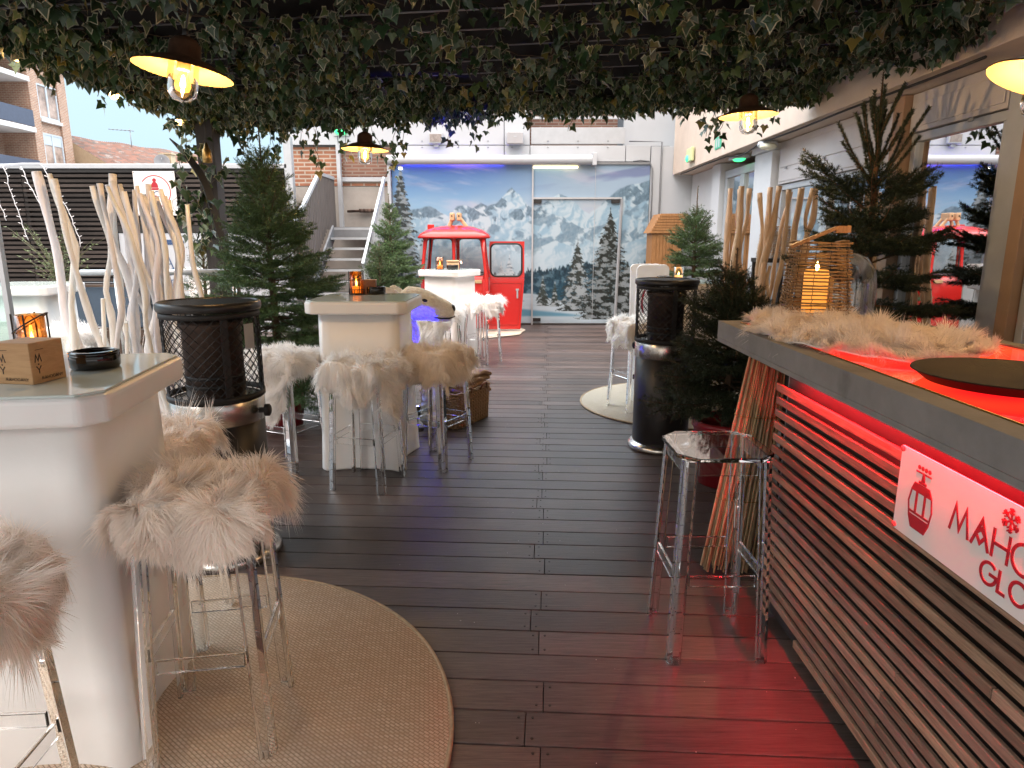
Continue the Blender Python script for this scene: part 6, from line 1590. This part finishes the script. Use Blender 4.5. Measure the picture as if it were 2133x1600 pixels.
# planters with wispy plant
PL = thing('wooden_planter', 'long planter with slate blue boards over brown planks at the left', 'planter', (-4.75, 6.95, 0))
mb = MB(); mb.span(-1.0, 1.15, -.20, -.17, .60, 1.0); mb.build('upper_board', m_blue_board, PL, bevel=.004)
mb = MB()
for k in range(4): mb.span(-1.0, 1.15, -.20, -.172, .02 + k * .145, .155 + k * .145)
mb.span(-1.0, 1.15, .17, .2, .02, 1.0); mb.span(-1.0, -.97, -.169, .169, .02, 1.0); mb.span(1.12, 1.15, -.169, .169, .02, 1.0)
mb.build('planks', m_plank, PL, bevel=.003)
mb = MB()
for x in (-.9, .05, 1.05): mb.span(x, x + .09, -.24, -.203, 0, 1.03)
mb.span(-1.02, 1.17, -.25, -.16, 1.03, 1.05); mb.build_each('post', m_dark_wood, PL, .003)
mb = MB(); mb.span(-.96, 1.11, -.165, .165, .85, .93); mb.build('soil', M('dark_soil', (.03, .022, .016), .95, var=.4, vs=30), PL)
WP_ = thing('wispy_shrub', 'thin wispy shrub growing out of the left planter', 'shrub', (-4.62, 6.95, .92)); rg = random.Random(14); mb = MB(); lv = []
for k in range(46):
    az = rg.uniform(0, 6.28); sp_ = rg.uniform(.05, .50); h = rg.uniform(.25, .72)
    pts = [(0 + .10 * math.cos(az) * u + sp_ * u * u * math.cos(az), .5 * sp_ * u * math.sin(az) * .5, h * u ** .9) for u in np.linspace(0, 1, 6)]
    mb.tube(pts, [.003, .0028, .0024, .002, .0016, .001], 4)
    for q in range(14): u = rg.uniform(.15, 1); i = min(4, int(u * 5)); p_ = Vector(pts[i]).lerp(Vector(pts[i + 1]), u * 5 - i); lv.append((p_, Vector((rg.gauss(0, 1), rg.gauss(0, 1), rg.gauss(.3, .6))).normalized()))
mb.build('stems', M('olive_stem', (.10, .10, .045), .7), WP_)
V = []
for p_, d in lv:
    s_ = d.orthogonal().normalized() * .006; V += [p_ + s_, p_ - s_, p_ + d * .035]
nmesh('leaves', [tuple(v_) for v_ in V], np.arange(len(V)).reshape(-1, 3), M('olive_leaf', (.09, .13, .05), .6), WP_)
HR = thing('cable_railing', 'metal railing with round handrail and diagonal cables behind the driftwood', 'railing', (0, 0, 0))
mb = MB(); mb.tube([(-3.55, 5.6, 1.20), (-2.2, 5.75, 1.20)], .024, 10); mb.build('handrail', m_light_metal, HR)
mb = MB()
for x in (-3.28, -2.35): mb.tube([(x, 5.63 + (x + 3.28) * .11, 0), (x, 5.63 + (x + 3.28) * .11, 1.18)], .021, 10); mb.lathe([(0, 0), (.05, 0), (.05, .012), (.03, .02), (0, .02)], 14, (x, 5.63, 0))
mb.build_each('post', m_steel, HR)
mb = MB()
for k in range(15): mb.tube([(-3.26, 5.63, 1.06 - k * .07), (-2.37, 5.72, 1.12 - k * .07 + .03)], .0028, 4) if k < 14 else None
for k in range(12): mb.tube([(-3.26 + k * .075, 5.64, .1), (-3.10 + k * .075, 5.66, .75)], .0022, 4)
mb.build('cable', m_steel, HR)
GW = thing('glass_windscreen', 'pale green glass windscreen panel at the left edge', 'glass screen', (-3.47, 4.62, 0), R(0))
mb = MB(); mb.span(-1.9, .0, -.006, .006, .12, 1.62); mb.build('pane', m_smoke, GW)
mb = MB(); mb.span(-.0, .035, -.02, .02, 0.0, 1.64); mb.span(-1.9, 0, -.015, .015, .06, .12); mb.build('frame', m_light_metal, GW, bevel=.002)
rg = random.Random(6)
IC = thing('icicle_lights', 'white icicle light strands hanging over the fence at the left', 'string lights', (0, 0, 0))
mb = MB(); mb.tube([(-8.4, 10.75, 2.50), (-7.72, 10.75, 2.58), (-7.5, 10.76, 2.60), (-7.22, 10.76, 2.60), (-7.15, 10.75, 2.52)], .008, 5)
for x, n, dx in ((-7.78, 22, .18), (-7.66 + .15, 27, .36), (-7.16, 24, .36), (-8.0, 16, .1)):
    p_ = Vector((x, 10.74, 2.55)); pts = [p_.copy()]
    for k in range(n): p_ = p_ + Vector((dx / n + rg.uniform(-.02, .02), 0, -.05)); pts.append(p_.copy())
    mb.tube(pts, .006, 4)
    for k, q in enumerate(pts[1:]):
        if k % 2 == 0: s_ = rg.choice((-1, 1)); mb.tube([q, q + Vector((s_ * .045, -.01, .02))], .006, 4)
mb.build('strand', m_white_wire, IC)
IP = thing('icicle_lights', 'white icicle light strands hanging on the slate blue planter board', 'string lights', (0, 0, 0))
mb = MB()
for x in (-5.42, -5.28, -5.08, -4.84, -4.62):
    p_ = Vector((x, 6.735, .98)); pts = [p_.copy()]
    for k in range(rg.randint(5, 9)): p_ = p_ + Vector((rg.uniform(-.015, .02), 0, -.04)); pts.append(p_.copy())
    mb.tube(pts, .0045, 4)
    for q in pts[1:]: mb.tube([q, q + Vector((rg.choice((-1, 1)) * .03, -.005, .012))], .004, 4)
mb.tube([(-5.5, 6.735, .985), (-4.6, 6.735, .985)], .004, 4); mb.build('strand', m_white_wire, IP)
# ============================================================ camera, sky, lights
cam = bpy.data.cameras.new('camera'); co = bpy.data.objects.new('camera', cam); COL.objects.link(co)
cam.sensor_width = 36; cam.lens = 1400 / 2133 * 36; cam.clip_start = .05; cam.clip_end = 2000
co.location = (0, 0, 1.47); co.rotation_euler = (R(90) - math.atan(302 / 1400), 0, 0)
sc.camera = co
w = bpy.data.worlds.new('World'); sc.world = w; w.use_nodes = True; nt = w.node_tree; N = nt.nodes; L = nt.links
bg = N['Background']; sky = N.new('ShaderNodeTexSky'); sky.sky_type = 'NISHITA'; sky.sun_disc = False
sky.sun_elevation = R(14); sky.sun_rotation = R(205); sky.dust_density = 3; sky.ozone_density = 2
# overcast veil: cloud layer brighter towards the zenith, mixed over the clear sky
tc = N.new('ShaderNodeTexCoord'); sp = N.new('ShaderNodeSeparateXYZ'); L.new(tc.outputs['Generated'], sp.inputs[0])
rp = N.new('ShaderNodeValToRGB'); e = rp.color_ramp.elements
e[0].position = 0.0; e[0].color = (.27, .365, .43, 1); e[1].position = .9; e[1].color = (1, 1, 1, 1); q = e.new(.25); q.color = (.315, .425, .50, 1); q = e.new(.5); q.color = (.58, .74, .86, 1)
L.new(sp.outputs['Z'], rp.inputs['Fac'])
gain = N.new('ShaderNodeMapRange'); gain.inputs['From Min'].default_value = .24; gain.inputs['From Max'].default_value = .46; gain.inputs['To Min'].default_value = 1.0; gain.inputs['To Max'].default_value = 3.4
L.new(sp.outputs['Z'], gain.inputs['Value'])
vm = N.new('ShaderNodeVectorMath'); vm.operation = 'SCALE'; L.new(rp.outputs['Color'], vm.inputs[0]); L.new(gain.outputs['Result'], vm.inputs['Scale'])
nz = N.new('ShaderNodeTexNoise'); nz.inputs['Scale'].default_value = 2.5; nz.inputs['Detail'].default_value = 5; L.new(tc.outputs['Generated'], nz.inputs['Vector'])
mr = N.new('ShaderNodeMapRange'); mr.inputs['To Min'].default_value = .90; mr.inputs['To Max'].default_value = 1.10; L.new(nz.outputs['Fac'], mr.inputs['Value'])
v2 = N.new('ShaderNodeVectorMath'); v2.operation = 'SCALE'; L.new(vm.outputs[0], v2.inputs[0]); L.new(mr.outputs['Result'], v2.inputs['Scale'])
# warm tint added to the unseen sky behind the camera, which is also dimmed
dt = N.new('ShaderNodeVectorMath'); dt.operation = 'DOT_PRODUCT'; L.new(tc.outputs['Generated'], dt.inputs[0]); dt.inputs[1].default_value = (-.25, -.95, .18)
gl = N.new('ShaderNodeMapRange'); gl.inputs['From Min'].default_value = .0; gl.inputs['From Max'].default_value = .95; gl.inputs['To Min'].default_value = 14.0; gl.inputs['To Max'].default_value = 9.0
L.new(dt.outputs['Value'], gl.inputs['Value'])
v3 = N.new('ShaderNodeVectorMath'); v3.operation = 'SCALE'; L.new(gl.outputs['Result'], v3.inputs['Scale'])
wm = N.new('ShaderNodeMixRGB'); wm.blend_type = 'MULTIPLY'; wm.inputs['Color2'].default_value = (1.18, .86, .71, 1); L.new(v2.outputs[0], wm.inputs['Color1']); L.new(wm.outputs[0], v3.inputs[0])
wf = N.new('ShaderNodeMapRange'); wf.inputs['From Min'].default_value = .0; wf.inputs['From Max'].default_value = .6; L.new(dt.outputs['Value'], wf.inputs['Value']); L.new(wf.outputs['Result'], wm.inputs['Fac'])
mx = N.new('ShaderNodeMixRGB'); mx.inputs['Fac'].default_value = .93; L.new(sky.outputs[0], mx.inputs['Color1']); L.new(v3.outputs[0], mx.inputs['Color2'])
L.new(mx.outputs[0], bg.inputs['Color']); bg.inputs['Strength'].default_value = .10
sun = bpy.data.lights.new('sun', 'SUN'); sun.energy = .5; sun.angle = R(25); sun.color = (1, .95, .88)
so_ = bpy.data.objects.new('sun', sun); COL.objects.link(so_); so_.rotation_euler = (R(60), 0, R(-25))
bl = bpy.data.lights.new('blue_spot', 'SPOT'); bl.energy = 150; bl.color = (.0, .0, 1); bl.spot_size = R(36); bl.spot_blend = .25; bl.shadow_soft_size = .02
bo = bpy.data.objects.new('blue_spot', bl); COL.objects.link(bo); bo.location = (-.745, 5.103, .215); bo.rotation_euler = (R(180 - 21), 0, 0)
d_ = Vector((-.77, 5.27, .72)) - bo.location; bo.rotation_euler = d_.to_track_quat('-Z', 'Y').to_euler()
vs = sc.view_settings; vs.view_transform = 'Standard'; vs.look = 'None'; vs.exposure = .86; vs.gamma = 1; vs.use_curve_mapping = False
sc.render.engine = 'CYCLES'; cy = sc.cycles
cy.use_denoising = True; cy.denoiser = 'OPENIMAGEDENOISE'
cy.max_bounces = 14; cy.transmission_bounces = 12; cy.transparent_max_bounces = 24; cy.diffuse_bounces = 12; cy.glossy_bounces = 5
cy.sample_clamp_indirect = 6; cy.sample_clamp_direct = 0; cy.blur_glossy = .5
